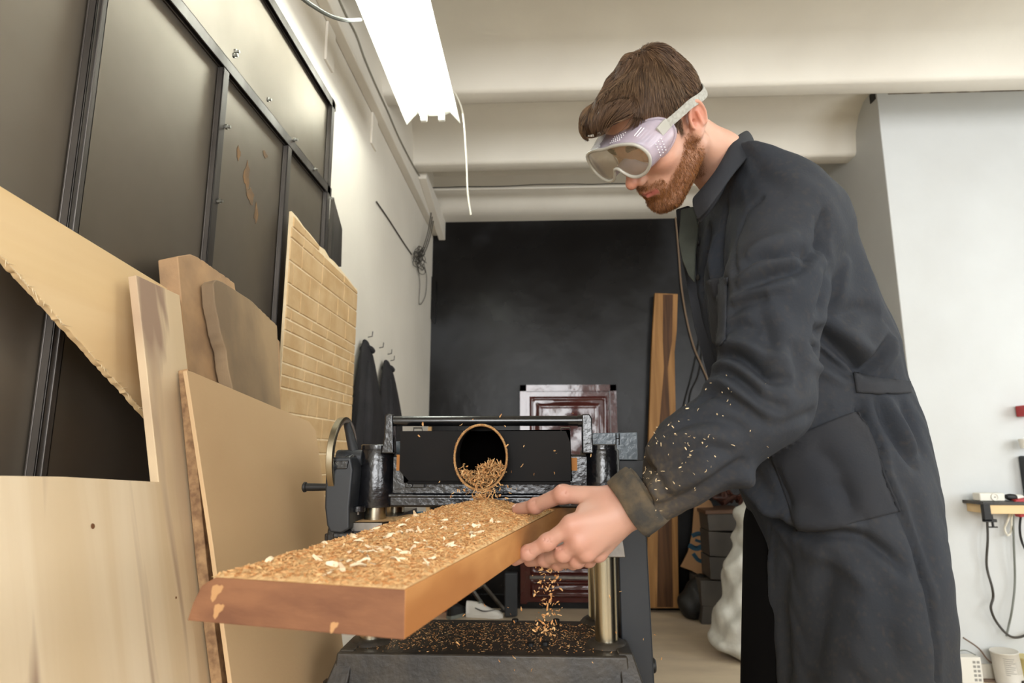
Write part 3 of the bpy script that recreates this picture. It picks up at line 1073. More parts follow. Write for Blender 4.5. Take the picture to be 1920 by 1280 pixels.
# feed lever
fl = aY(622, 1004, 1.37)
MB().prism([aY(x, y, 1.36) for x, y in ((615, 985), (622, 979), (630, 981), (633, 990), (630, 1017), (624, 1024), (614, 1024), (611, 1012))], (0, .022, 0)).build('lever_eye', M['cast'], pl, bevel=.004)
MB().lathe(fl, (1, 0, 0), [(.006, .013), (.045, .013)], 20).build('lever_shaft', M['cast'], pl, bevel=.003)
MB().prism([aY(x, y, 1.40) for x, y in ((608, 1000), (656, 1000), (640, 1030), (607, 1038))], (0, .06, 0)).build('lever_bracket', M['cast'], pl, bevel=.003)
# lifting bar
zb_ = aY(900, 789, 1.42)[2]
xa_, xb_ = aY(737, 789, 1.42)[0], aY(1093, 789, 1.42)[0]
MB().lathe((xa_, 1.42, zb_), (1, 0, 0), [(-.01, .0115), (xb_ - xa_ + .01, .0115)], 28).build('lifting_bar', M['gloss'], pl, smooth=True)
MB().lathe((xb_ - .012, 1.42, zb_), (1, 0, 0), [(0, .0135), (.01, .0135)], 24).build('bar_ring', M['gloss'], pl, smooth=True)
for poly in (((722, 778), (727, 775), (736, 777), (738, 850), (714, 850), (720, 820)), ((1091, 776), (1106, 776), (1110, 784), (1113, 850), (1092, 850))):
    MB().prism([aY(x, y, 1.405) for x, y in poly], (0, .030, 0)).build('bar_bracket', M['cast'], pl, bevel=.003)
# chip hood
hY0, hY1 = 1.36, 1.60
hp = [(751, 808), (1069, 805), (1073, 902), (757, 905)]
lo_ = [aY(x, y, hY0) for x, y in hp]
bk = [p + np.array([0, hY1 - hY0, .0]) for p in lo_]
hcx, hcz = (lo_[0] + lo_[2]) / 2, None
ho_ = aY(901, 857, hY0)
hole, rect = [], []
angs = sorted([2 * pi * i / 40 for i in range(40)] + [math.atan2(p[2] - ho_[2], p[0] - ho_[0]) % (2 * pi) for p in lo_])
NH_ = len(angs)
for a_ in angs:
    q = ho_ + np.array([.054 * cos(a_), 0, .065 * sin(a_)])
    hole.append(q)
    dx_, dz_ = cos(a_), sin(a_)
    xr_ = lo_[1][0] if dx_ > 0 else lo_[0][0]
    zr_ = lo_[0][2] if dz_ > 0 else lo_[2][2]
    s1_ = (xr_ - ho_[0]) / dx_ if abs(dx_) > 1e-6 else 9e9
    s2_ = (zr_ - ho_[2]) / dz_ if abs(dz_) > 1e-6 else 9e9
    rect.append(ho_ + np.array([dx_, 0, dz_]) * min(s1_, s2_))
hm_ = MB().add(hole + rect, [(i, (i + 1) % NH_, NH_ + (i + 1) % NH_, NH_ + i) for i in range(NH_)])
hd = hm_.add(lo_ + bk, [(7, 6, 5, 4), (0, 4, 5, 1), (1, 5, 6, 2), (2, 6, 7, 3), (3, 7, 4, 0)]).build('chip_hood', M['hood'], pl, bevel=.003)
c0 = aY(765, 904, hY0 + .01)
MB().box((c0[0], hY0 + .004, c0[2] - .004), (aY(1070, 904, hY0)[0], hY0 + .07, c0[2] + .003)).build('hood_lip', M['hood'], hd, bevel=.001)
for px in (776, 1052):
    a = aY(px, 806, hY0 + .02)
    MB().tube([a + [0, 0, -.004], a + [0, 0, .005], a + [.018, 0, .005], a + [.02, 0, -.002]], .0022, 6).build('spring_clip', M['bare'], hd)
# chip outlet
cc = aY(901, 857, 1.30)
rx_, rz_ = .0555, .0675
axd = np.array([-.05, 1, .05])
tan_rim = mat('dust_caked_pipe', '#8c6a45', .9, col2='#c09560', scale=90, bump=.8, bscale=220)
V = []
F = []
N_ = 56
sect = [(0, 1.0), (.0, .95), (.003, .93), (.118, .93), (.118, 1.0), (.0015, 1.012)]
for i in range(N_):
    a = 2 * pi * i / N_
    for d, s_ in sect:
        V.append(cc + axd * d + [rx_ * s_ * cos(a), 0, rz_ * s_ * sin(a)])
for i in range(N_):
    for j in range(6):
        F.append((i * 6 + j, i * 6 + (j + 1) % 6, ((i + 1) % N_) * 6 + (j + 1) % 6, ((i + 1) % N_) * 6 + j))
o = link('chip_outlet', V, F, None, pl, True, mats=[tan_rim, M['rubber']], fmat=[1 if (k % 6) in (2, 3, 4) else 0 for k in range(len(F))])
mark_sharp(o)
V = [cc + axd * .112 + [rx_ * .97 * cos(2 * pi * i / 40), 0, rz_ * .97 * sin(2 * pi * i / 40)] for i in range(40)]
MB().prism(V, (0, .003, 0)).build('outlet_shade_disc', mat('dark_inside', '#050404', 1.0, spec=0.0), pl)  # black disc added to stand for the shaded depth of the pipe
# tan felt packing pieces, grey bracket plates at the back
felt = mat('tan_felt', '#a9713c', .9)
for x, y, w_, h_ in ((743, 852, 10, 30), (1071, 858, 11, 24)):
    a, b_ = aY(x, y + h_, 1.385), aY(x + w_, y, 1.385)
    MB().box((a[0], 1.385, a[2]), (b_[0], 1.41, b_[2])).build('felt_wiper', felt, pl)
bluegrey = mat('bluegrey_hammer_enamel', '#5c666e', .3, col2='#6b767e', scale=50, bump=.7, bscale=80, bdist=.003)
a, b_ = aY(738, 852, 1.52), aY(752, 827, 1.52)
MB().box((a[0], 1.52, a[2]), (b_[0], 1.53, b_[2])).build('rear_plate', bluegrey, pl, bevel=.001)
br = MB().prism([aY(x, y, 1.56) for x, y in ((1100, 812), (1195, 810), (1196, 862), (1100, 862))], (0, .02, 0)).build('rear_plate', bluegrey, pl, bevel=.002)
for pts in (((1155, 812), (1155, 834)), ((1161, 812), (1161, 834)), ((1155, 822), (1161, 822))):
    MB().tube([aY(x, y, 1.559) for x, y in pts], .0014, 5).build('slot_mark', M['rubber'], br)
MB().prism([aY(x, y, 1.57) for x, y in ((1140, 862), (1210, 862), (1214, 905), (1140, 905))], (0, .12, 0)).build('rear_housing', M['satin'], pl, bevel=.003)
# belt guard on the right
gp = [(1157, 986), (1196, 984), (1207, 990), (1213, 1003), (1228, 1290), (1168, 1290)]
o = [aY(x, y, 1.50) for x, y in gp]
drop = (o[5] - o[0]) / (o[0][2] - o[5][2])
drop2 = (o[4] - o[3]) / (o[3][2] - o[4][2])
o[4] = o[4] + drop2 * (o[4][2] - .12)
o[5] = o[5] + drop * (o[5][2] - .12)
MB().prism(o, (0, .17, 0)).build('belt_guard', M['satin'], pl, bevel=.004)
for px, py, r_ in ((1222, 1247, .016), (1212, 996, .013)):
    c0 = aY(px - 10, py, 1.55)
    MB().lathe(c0, (1, 0, 0), [(0, r_), (.018, r_), (.021, r_ * .8)], 20).build('guard_knob', M['rubber'], pl, smooth=True)

# ------------------------------------------------------------------ the plank being planed
A0 = aY(760, 1105, .66)
dpk = np.array([.235, 1, .022])
dpk /= np.linalg.norm(dpk)
side = np.array([-1, .235 - .02, 0.0])
side /= np.linalg.norm(side)
side = side - dpk * (side @ dpk)
side /= np.linalg.norm(side)
nrm = np.cross(side, dpk)
nrm = nrm * np.sign(nrm[2])
Wp, Tp, Lp = .250, .048, 1.35


def PK(u, v, t):                        # along, across to the left, above the top face
    return A0 + dpk * u + side * v + nrm * t


rp = random.Random(2)
V = []
F = []
NU, secn = 60, None
for i in range(NU + 1):
    u = Lp * i / NU
    w0 = Wp + .004 * sin(u * 9) + .003 * sin(u * 23 + 1)
    cut = .0
    sec_ = [(0, 0), (w0 * .5, .0), (w0 - .022, .0), (w0 - .004, -.010 - .003 * sin(u * 14)), (w0 + .006, -Tp * .6), (w0 + .012, -Tp), (w0 * .5, -Tp), (0, -Tp)]
    for v, t in sec_:
        V.append(PK(u, v, t))
n8 = 8
for i in range(NU):
    for j in range(n8):
        F.append((i * n8 + j, i * n8 + (j + 1) % n8, (i + 1) * n8 + (j + 1) % n8, (i + 1) * n8 + j))
F.append(tuple(range(n8)))
F.append(tuple(range(NU * n8, NU * n8 + n8))[::-1])
pk = link('wooden_plank', V, F, None, None, False, mats=[M['plank'], M['endgrain']], fmat=[0] * (NU * n8) + [1, 1])
bv = pk.modifiers.new('bevel', 'BEVEL')
bv.width = .0015
bv.segments = 2
bv.limit_method = 'ANGLE'
bm = bmesh.new()
bm.from_mesh(pk.data)
bmesh.ops.recalc_face_normals(bm, faces=bm.faces)
bm.to_mesh(pk.data)
bm.free()
tag(pk, 'thick reddish brown plank covered with sawdust sliding into the planer', 'plank')
pale_w = mat('pale_sapwood', '#b5885a', .8)
for u0, v0, t0, s_ in ((-.0003, .228, -.015, .008), (-.0003, .224, -.034, .007), (-.0003, .080, -.041, .005)):
    c0 = PK(u0, v0, t0)
    ang = .8
    q = [c0 + (side * cos(a) * s_ * .8 + nrm * sin(a) * s_ * 1.1) * (1 + .3 * sin(3 * a)) + side * sin(a) * s_ * -.5 for a in np.linspace(0, 2 * pi, 13)[:-1]]
    MB().prism(q, dpk * .0006).build('pale_patch', pale_w, pk)

# sawdust heap on the plank
rn = np.random.default_rng(5)
NU2, NV2 = 150, 44
Lu = .735


def fbm(x, y, seed, sc):
    r_ = np.random.default_rng(seed)
    out = 0
    for k in range(24):
        f = sc * (1.18 ** k)
        th = r_.uniform(0, 2 * pi)
        out = out + np.sin(f * (x * cos(th) + y * sin(th)) + r_.uniform(0, 6.28)) / (1.12 ** k)
    return out / 5


def heap(u, v):
    e = np.minimum(1, np.minimum(v / .010, (Wp - .012 - v) / .02)).clip(0, 1) * np.minimum(1, u / .01).clip(0, 1) * np.minimum(1, (Lu - u) / .06).clip(0, 1)
    base = .003 + .007 * np.clip((u - .05) / .5, 0, 1) + .006 * np.exp(-((v - .13) / .06) ** 2) * np.clip(u / .5, 0, 1)
    base = base + .012 * np.exp(-((v - .12) / .07) ** 2 - ((u - .62) / .09) ** 2)
    return e * np.maximum(.0006, base + .0022 * fbm(u, v, 3, 40) + .0012 * fbm(u, v, 8, 150))


uu, vv = np.meshgrid(np.linspace(0, Lu, NU2), np.linspace(.001, Wp - .014, NV2), indexing='ij')
hh = heap(uu, vv)
Vd = A0 + uu[..., None] * dpk + vv[..., None] * side + (hh[..., None] + .0002) * nrm
Vb = A0 + uu[..., None] * dpk + vv[..., None] * side - .001 * nrm
ii = np.arange(NU2 * NV2).reshape(NU2, NV2)
Fd = np.stack([ii[:-1, :-1], ii[:-1, 1:], ii[1:, 1:], ii[1:, :-1]], -1).reshape(-1, 4)
heapo = npmesh('sawdust_heap', Vd.reshape(-1, 3), Fd[:, ::-1], M['dust'], None, True)
tag(heapo, 'loose golden sawdust and shavings heaped along the top of the plank', 'sawdust', kind='stuff')
nch = 13000
cu = rn.uniform(0.003, Lu, nch)
cv = rn.uniform(.004, Wp - .018, nch)
Pc = A0 + cu[:, None] * dpk + cv[:, None] * side + (heap(cu, cv) + rn.uniform(-.0005, .002, nch))[:, None] * nrm
o = chips('shavings_layer', Pc, .0062, M['chip'], rn, up=nrm, parent=heapo, aspect=.3)
o['kind'] = 'stuff'
pale = mat('pale_shaving', '#ecd9b8', .75)
cu = rn.uniform(0.01, .5, 110)
cv = rn.uniform(.02, Wp - .03, 110)
Pc = A0 + cu[:, None] * dpk + cv[:, None] * side + (heap(cu, cv) + .001)[:, None] * nrm
o = chips('pale_shavings', Pc, .016, pale, rn, up=nrm, parent=heapo, aspect=.4)
o['kind'] = 'stuff'
# shavings spilling out of the outlet
n_ = 1500
a = rn.uniform(0, 2 * pi, n_)
r_ = np.sqrt(rn.uniform(0, 1, n_)) * .9
zx, zz = r_ * rx_ * np.cos(a), r_ * rz_ * np.sin(a)
keep = zz < -.018 - .2 * np.abs(zx) * 0 + .012 * np.sin(zx * 70)
Pc = cc + np.stack([zx, rn.uniform(-.004, .05, n_) + (zz + .06) * .3, zz], 1)
Pc = Pc[keep]
n2 = 90
Pb = cc + np.stack([rn.normal(.004, .009, n2), rn.uniform(-.012, .006, n2), -rz_ - rn.uniform(-.006, .03, n2)], 1)
o = chips('outlet_shavings', np.concatenate([Pc, Pb]), .013, M['chip'], rn, aspect=.13, curl=1.2)
tag(o, 'tangle of orange wood shavings spilling from the round chip outlet', 'shavings', kind='stuff')
a = rn.uniform(0, 2 * pi, 900)
Pr = cc + np.stack([rx_ * .985 * np.cos(a), rn.uniform(-.003, .003, 900), rz_ * .985 * np.sin(a)], 1)
o = chips('rim_dust', Pr, .0035, M['chip'], rn, parent=None)
tag(o, 'fine sawdust caked around the rim of the chip outlet', 'sawdust', kind='stuff')
# falling chips: spray under the outlet and a stream below the hand
n_ = 170
t = rn.uniform(0, 1, n_)
Pf = cc + np.stack([rn.normal(.008, .030, n_) + t * .0, rn.uniform(-.03, .03, n_) - t * .02, -rz_ * .2 - t * .11], 1)
n3 = 150
t3 = rn.uniform(0, 1, n3)
ps = np.array([aY(1028 + rn.normal(0, 13), 1050 + 140 * tt, 1.17) for tt in t3])
n4 = 60
ps2 = np.array([aY(rn.uniform(780, 1250), rn.uniform(760, 1260), 1.25) for _ in range(n4)])
o = chips('falling_chips', np.concatenate([Pf, ps, ps2]), .0065, M['chip'], rn, aspect=.5)
tag(o, 'small wood chips flying in the air below the chip outlet and the hand', 'wood chips', kind='stuff')
# dust over the base and the table end
n_ = 2000
xb = rn.uniform(-.41, .15, n_)
yb = BF + .01 + (BB - BF - .04) * rn.beta(1.6, 1.3, n_)
o = chips('base_shavings', np.stack([xb, yb, np.full(n_, ZBASE + .001)], 1), .0040, M['chip'], rn, up=np.array([0, 0, 1.]), aspect=.3)
tag(o, 'scattered wood chips lying on the black base of the planer', 'wood chips', kind='stuff')
xx, yy = np.meshgrid(np.linspace(-.415, -.24, 40), np.linspace(1.388, 1.50, 26), indexing='ij')
hz_ = .014 * np.exp(-((xx + .27) / .06) ** 2 - ((yy - 1.45) / .07) ** 2) * (1 + .25 * fbm(xx, yy, 5, 90))
hz_ = np.maximum(hz_, .0002)
ii = np.arange(xx.size).reshape(xx.shape)
Fd = np.stack([ii[:-1, :-1], ii[1:, :-1], ii[1:, 1:], ii[:-1, 1:]], -1).reshape(-1, 4)
o = npmesh('table_dust', np.stack([xx, yy, hz_ + ZT1 + .0004], -1).reshape(-1, 3), Fd, M['dust'], None, True)
tag(o, 'small pile of sawdust on the left end of the planer table', 'sawdust', kind='stuff')


# ------------------------------------------------------------------ things at the back of the room
yb_ = 4.93
sap = wood('sapwood', '#a67a49', '#8d6538', along='z', freq=30)
heart = wood('heartwood', '#5c3c20', '#452b16', along='z', freq=40)
lpk = [(1228, 549), (1271, 551), (1269, 620), (1265, 660), (1266, 720), (1270, 900), (1273, 1140), (1214, 1140), (1215, 860), (1222, 650)]


def pxy(l, Y, dz=0):
    P = [aY(x, y, Y) for x, y in l]
    for p in P:
        p[2] = max(p[2], .003)
    return P


o = MB().prism(pxy(lpk, 4.90), (0, .045, 0)).build('leaning_plank', sap, bevel=.003)
tag(o, 'tall narrow brown plank with a dark heart standing against the black wall', 'plank')
MB().prism(pxy([(1243, 552), (1262, 552), (1260, 640), (1252, 690), (1257, 800), (1262, 1138), (1232, 1138), (1236, 800), (1245, 690), (1243, 640)], 4.8985), (0, .002, 0)).build(
    'heartwood_streak', heart, o)
# painted cut-out board
Yc_ = 4.84
o = MB().prism(pxy([(1312, 933), (1324, 932), (1333, 940), (1341, 958), (1334, 990), (1336, 1040), (1330, 1086), (1316, 1080), (1298, 1070), (1276, 1062), (1290, 1035), (1298, 1000), (1301, 960), (1303, 940)], Yc_),
               (0, .012, 0)).build('cutout_board', mat('cutout_tan', '#a07a55', .8), bevel=.001)
tag(o, 'tan cut-out board with blue painted strokes beside the grey drawers', 'board')
bluep = mat('blue_paint', '#1d4a60', .6)
for pts, r_ in ((((1298, 1004), (1312, 1000), (1326, 1008), (1334, 1000)), .016), (((1292, 1022), (1306, 1028), (1322, 1022), (1334, 1030)), .018), (((1304, 1012), (1316, 1016), (1330, 1018)), .010),
                (((1300, 1038), (1310, 1050), (1324, 1052), (1332, 1046)), .014), (((1318, 1070), (1326, 1072), (1332, 1066)), .016), (((1326, 1000), (1332, 990), (1336, 996)), .012)):
    P = smoothpath([aY(x, y, Yc_ - .001) for x, y in pts], 5)
    mb = MB()
    for a, b_ in zip(P[:-1], P[1:]):
        d = (b_ - a) / np.linalg.norm(b_ - a)
        s_ = np.cross(d, [0, 1, 0]) * r_
        mb.prism([a - s_ - d * .003, a + s_ - d * .003, b_ + s_, b_ - s_], (0, .0012, 0))
    mb.build('paint_stroke', bluep, o)
bg_ = aY(1302, 1130, 4.78)
V, F = nets(lambda P: np.maximum(sm(ell(P, (bg_[0], 4.76, .10), (.12, .10, .12)), ell(P, (bg_[0] + .04, 4.76, .20), (.08, .07, .10)), .05) + .006 * np.sin(40 * P[..., 0] + 30 * P[..., 2]), .004 - P[..., 2]),
            (bg_[0] - .2, 4.6, -.02), (bg_[0] + .22, 4.92, .36), .012)
o = npmesh('bin_bag', V, F, M['rubber'], None)
tag(o, 'small black bag on the floor under the blue painted board', 'bag')
# grey drawer stack
dgrey = mat('dark_grey_drawer', '#4a443d', .6, col2='#3d3833', scale=6)
YD = 4.6
ZS_ = None
ds = thing('drawer_stack', aY(1370, 1120, YD) * [1, 1, 0] + [0, .1, 0], 'dark grey stack of skewed drawers behind the white sack', 'drawers')
for (x0, y0_, x1, y1_, sk) in ((1326, 963, 1400, 995, 0), (1328, 996, 1402, 1042, 5), (1330, 1044, 1402, 1086, 3), (1313, 1088, 1400, 1136, 4)):
    MB().prism([aY(x0, y0_, YD), aY(x1, y0_ + sk, YD), aY(x1, y1_ + sk, YD), aY(x0 + 3, y1_, YD)], (0, .34, 0)).build('drawer', dgrey, ds, bevel=.004)
MB().prism([aY(x, y, YD - .01) for x, y in ((1323, 957), (1402, 955), (1402, 962), (1323, 964))], (0, .36, 0)).build('top_board', mat('stack_top', '#5b3f2b', .6), ds, bevel=.003)
MB().prism(pxy([(1318, 1136), (1404, 1140), (1404, 1215), (1318, 1215)], YD), (0, .3, 0)).build('skid', dgrey, ds)
o = MB()
rq = random.Random(8)
for i in range(9):
    c0 = aY(1362 + rq.uniform(-10, 32), 945 - rq.uniform(0, 12), YD + .1)
    o.tube([c0, c0 + [rq.uniform(-.08, .08), rq.uniform(-.05, .05), rq.uniform(.0, .09)], c0 + [rq.uniform(-.06, .12), 0, rq.uniform(-.01, .10)]], [.024, .018, .008], 8)
o = o.build('leather_rags', mat('brown_leather', '#4a2415', .5, col2='#2a1510', scale=20), smooth=True)
tag(o, 'crumpled heap of dark red brown leather on top of the grey drawers', 'rags')


# white woven sack
def sackf(P):
    d = ell(P, (SX + .05, SY, .16), (.28, .22, .20))
    d = sm(d, ell(P, (SX + .09, SY, .42), (.22, .19, .24)), .08)
    d = sm(d, ell(P, (SX + .12, SY, .68), (.175, .16, .24)), .07)
    d = sm(d, cone(P, (SX + .13, SY, .7), (SX + .15, SY, 1.02), .13, .10), .06)
    x, y, z = P[..., 0], P[..., 1], P[..., 2]
    d = d + .014 * np.sin(14 * x + 22 * z + 3 * np.sin(9 * z)) + .010 * np.sin(31 * z - 18 * x + 2 * np.sin(20 * y)) + .006 * np.sin(55 * x + 20 * z)
    return np.maximum(d, .012 - z)


sc = aY(1337, 1180, 3.9)
SX, SY = float(sc[0]) + .215, 3.9
V, F = nets(sackf, (SX - .35, SY - .3, -.02), (SX + .48, SY + .32, 1.16), .014)
o = npmesh('plastic_sack', V, F, mat('woven_plastic', '#c9c8c0', .5, col2='#bdbcb4', scale=20, bump=.4, bscale=60), None)
tag(o, 'full white woven plastic sack on the floor behind the man', 'sack')
# low tidy of shoes, frame and orange box behind the planer
shoe_w = mat('white_leather', '#cfcac2', .45)
fz = aZ(908, 1157, 0)


def shoe(c, L_, yaw, m1, m2, nm, lab, grp=None):
    """low sneaker: sole, lofted upper, tongue, dark stripe"""
    t_ = thing(nm, c, lab, 'shoe', grp)
    cy_, sy_ = cos(yaw), sin(yaw)
    T = lambda x, y, z: (c[0] + x * cy_ - y * sy_, c[1] + x * sy_ + y * cy_, c[2] + z)
    outline = [(-.48, .10), (-.3, .14), (0, .13), (.25, .17), (.42, .14), (.5, .04), (.5, -.04), (.42, -.13), (.25, -.16), (0, -.12), (-.3, -.13), (-.48, -.10)]
    MB().prism([T(x * L_, y * L_, .001) for x, y in outline], (0, 0, .10 * L_)).build('sole', m2, t_, bevel=.003)
    V = []
    F = []
    st = [(-.48, .09, .40), (-.35, .12, .40), (-.12, .12, .37), (.02, .12, .30), (.2, .14, .22), (.38, .13, .18), (.48, .06, .13)]
    n = 14
    for x, hw_, hz in st:
        for i in range(n):
            a = pi * i / (n - 1)
            V.append(T(x * L_, hw_ * L_ * cos(a), (.09 + (hz - .09) * sin(a) ** .6) * L_))
    for j in range(len(st) - 1):
        for i in range(n - 1):
            F.append((j * n + i, j * n + i + 1, (j + 1) * n + i + 1, (j + 1) * n + i))
    F += [tuple(range(n)), tuple(range((len(st) - 1) * n, len(st) * n))[::-1]]
    link('upper', V, F, m1, t_, True)
    return t_, T


s1, T1 = shoe(fz, .27, -.12, shoe_w, shoe_w, 'sneaker', 'white sneaker with dark curved stripe on the floor left of the door')
MB().tube(smoothpath([T1(-.06, -.036, .07), T1(-.01, -.037, .052), T1(.03, -.038, .052), T1(.085, -.030, .062)], 5), [.004 * (1 - abs(i - 5) / 22) for i in range(16)], 6).build('side_stripe', M['rubber'], s1)
MB().tube([T1(-.03, y * .02, .105 - abs(y) * .0) for y in (-1.2, 0, 1.2)], .009, 6).build('grey_collar', grey, s1)
fz2 = aZ(868, 1157, 0)
s2, T2 = shoe(fz2 + [-.02, .03, 0], .25, .9, M['rubber'], grey, 'dark_shoe', 'dark shoe lying beside the white sneaker, half hidden by the plank')
o = MB().prism([tuple(aY(x, y, fz[1] + .12)) for x, y in ((800, 1128), (852, 1120), (853, 1158), (800, 1160))], (0, .12, 0)).build('orange_crate', mat('orange_plastic', '#c4481d', .5), bevel=.004)
o.data.transform(Matrix.Translation((0, 0, .003 - min(v.co.z for v in o.data.vertices))))
tag(o, 'orange red plastic box on the floor behind the planer base', 'box')
fr = thing('metal_frame', aZ(905, 1142, 0), 'grey metal frame tilted on the floor left of the red door', 'frame')
Yf = 4.86
fp = [aY(x, y + 6, Yf) - np.array([0, 0, .03]) for x, y in ((886, 1092), (906, 1082), (946, 1130), (918, 1138))]
for a, b_ in zip(fp, fp[1:] + fp[:1]):
    b2_ = b_ + np.array([0, .0, 0])
    MB().tube([a, b2_], .014, 4).build('frame_bar', M['bare'] if a is not fp[2] else M['satin'], fr)
o = MB().prism([tuple(aY(x, y, 4.7)) for x, y in ((946, 1045), (970, 1045), (970, 1126), (946, 1128))], (0, .06, 0)).build('door_side_shade', M['satin'], bevel=.01)
o.name = 'shade_post'  # dark box standing in for wall and door frame shading
tag(o, 'short dark post put in for the shading by the left edge of the red door', 'post')
o.data.transform(Matrix.Translation((0, 0, .003 - min(v.co.z for v in o.data.vertices))))
# blue cloth seen under the planer head
bl = MB()
for i in range(5):
    c0 = aY(790 + i * 18, 968 + 3 * sin(i * 2), 1.84)
    bl.lathe(c0, (1, .2, .1 * sin(i)), [(-.02, .004), (-.012, .014 + .004 * sin(i)), (.012, .015), (.022, .004)], 10)
bl.box(tuple(aY(770, 985, 1.82) - [0, 0, .03]), tuple(aY(880, 975, 1.9) * [1, 0, 1] + [0, 1.9, 0]))
o = bl.build('blue_cloth', mat('blue_cloth', '#2f6f92', .9, col2='#235672', scale=30), pl, smooth=True, label='blue cloth on the outfeed side')

# ------------------------------------------------------------------ shelf, cables and cans at the pier
YF = YP
sh = thing('wall_shelf', aY(1895, 955, YF) * [1, 0, 1] + [0, YF, 0], 'short wooden shelf held by a screw clamp on the white wall', 'shelf')
p0, p1 = aY(1852, 963, YF - .16), aY(1975, 947, YF - .16)
MB().box((p0[0], YF - .16, p0[2]), (p1[0], YF - .001, p1[2])).build('shelf_board', M['ply'], sh, bevel=.002)
MB().box((p0[0] - .02, YF - .165, p1[2]), (p1[0], YF - .001, p1[2] + .016)).build('shelf_mat', M['dusty'], sh, bevel=.002)
a, b_ = aY(1846, 984, YF - .18), aY(1854, 944, YF - .18)
cl = MB().box((a[0], YF - .19, a[2] + .02), (b_[0], YF - .165, b_[2])).box((a[0], YF - .19, a[2] + .015), (a[0] + .06, YF - .165, a[2] + .03)).build('clamp', M['rubber'], sh, bevel=.002)
q = aY(1860, 972, YF - .178)
MB().lathe(q, (0, 0, 1), [(-.045, .006), (.02, .006)], 10).build('clamp_screw', M['rubber'], cl)
MB().tube([q + [-.02, 0, -.042], q + [.022, 0, -.042]], .004, 6).build('clamp_handle', M['rubber'], cl)
zs = p1[2] + .017
wp = mat('white_socket_plastic', '#dcd8cd', .45)
ps_ = aY(1851, 940, YF - .1)
ps_[2] = zs
st = thing('power_strip', ps_, 'white power strip at the left end of the wall shelf', 'power strip')
MB().box((ps_[0] - .055, YF - .13, zs), (ps_[0] + .075, YF - .07, zs + .042)).build('strip_body', wp, st, bevel=.007)
MB().lathe((ps_[0] + .02, YF - .131, zs + .022), (0, -1, 0), [(0, .019), (.004, .019), (.004, .015), (.001, .014)], 20).build('socket', wp, st, smooth=True)
MB().lathe((ps_[0] + .02, YF - .134, zs + .022), (0, -1, 0), [(0, .003), (.001, .003)], 8).build('contact_hole', M['rubber'], st)
o = MB().lathe((ps_[0] + .10, YF - .1, zs + .022), (1, .1, -.12), [(0, .012), (.02, .018), (.045, .018), (.06, .009)], 16).build('mains_plug', M['rubber'], smooth=True)
tag(o, 'black and white mains plug lying beside the power strip', 'plug')
MB().lathe((ps_[0] + .15, YF - .095, zs + .018), (1, .1, -.05), [(0, .016), (.03, .017), (.045, .010)], 16).build('plug_cap', wp, o, smooth=True)
red = mat('red_plastic', '#a8262a', .4)
rt_ = aY(1912, 950, YF - .1)
rt_[2] = zs
o = thing('glue_gun', rt_, 'red hand tool lying on the right end of the shelf', 'tool')
MB().prism([aY(x, y, YF - .14) for x, y in ((1905, 937), (1935, 932), (1938, 943), (1918, 948), (1926, 968), (1914, 970), (1903, 946))], (0, .04, 0)).build('tool_body', red, o, bevel=.006)
MB().tube([aY(1884, 942, YF - .12), aY(1906, 940, YF - .12)], .008, 8).build('nozzle', M['rubber'], o)
yc2 = YF - .03
for nm, mm, rr, pts, lab in (
        ('dark_cord', dk, .006, ((1851, 975), (1852, 1010), (1850, 1060), (1860, 1100), (1862, 1120), (1858, 1140), (1868, 1165), (1890, 1190), (1912, 1194), (1945, 1180)), 'dark power cord hanging in an S curve from the shelf clamp'),
        ('grey_cord', grey, .005, ((1899, 955), (1901, 1020), (1903, 1090), (1898, 1140), (1892, 1170), (1887, 1192)), 'grey cord falling from the shelf into the paint can'),
        ('beige_cord', white_pl, .005, ((1896, 955), (1890, 975), (1884, 990), (1889, 1003), (1896, 995), (1897, 970), (1902, 952)), 'pale cord looped under the wall shelf'),
        ('black_cord', M['rubber'], .006, ((1915, 960), (1912, 990), (1916, 1015), (1928, 1040)), 'black cord hanging under the red tool at the right edge')):
    o = MB().tube(smoothpath([aY(x, y, yc2 - .02 * (i % 2)) for i, (x, y) in enumerate(pts)], 6), rr, 8).build(nm, mm, smooth=True)
    o.name = 'hanging_lead'
    tag(o, lab, 'cable')
# things hung at the right frame edge
c0 = aY(1926, 770, YF - .06)
o = MB().box(c0 - [.025, .04, .03], c0 + [.03, .05, .03]).build('wall_box', red, bevel=.004)
tag(o, 'red box on the white wall cut by the right edge of the picture', 'box')
c0 = aY(1924, 830, YF - .06)
o = MB().lathe(c0 + [0, 0, -.03], (0, 0, 1), [(0, .028), (.05, .034), (.052, .030), (.01, .024)], 20).build('wall_cup', wp, smooth=True)
tag(o, 'white cup on the white wall cut by the right edge of the picture', 'cup')
c0 = aY(1936, 900, YF - .03)
o = MB().box(c0 - [.04, .03, .13], c0 + [.06, .03, .13]).build('edge_shadow_block', M['satin'], bevel=.01)  # dark block standing in for an upright shadow at the frame edge
tag(o, 'dark block put in for a shadow above the shelf at the right edge', 'cloth')
# cans and box on the floor
canw = mat('can_label', '#cfcac0', .45, col2='#c4beb2', scale=8)


def can(px, py, r_, h, m, lab, tilt=0.0):
    c = aY(px, py, YP - .085) * [1, 1, 0]
    t_ = thing('paint_can', c, lab, 'paint can')
    ax = np.array([tilt, 0, 1.])
    b0_ = c + [0, 0, r_ * abs(tilt) + .001]
    MB().lathe(b0_, ax, [(0, r_), (.003, r_ + .002), (.006, r_), (h, r_), (h + .004, r_ + .003), (h + .008, r_), (h + .006, r_ - .008), (h + .006, .001)], 40).build('can_body', m, t_, smooth=True)
    return t_, b0_, ax


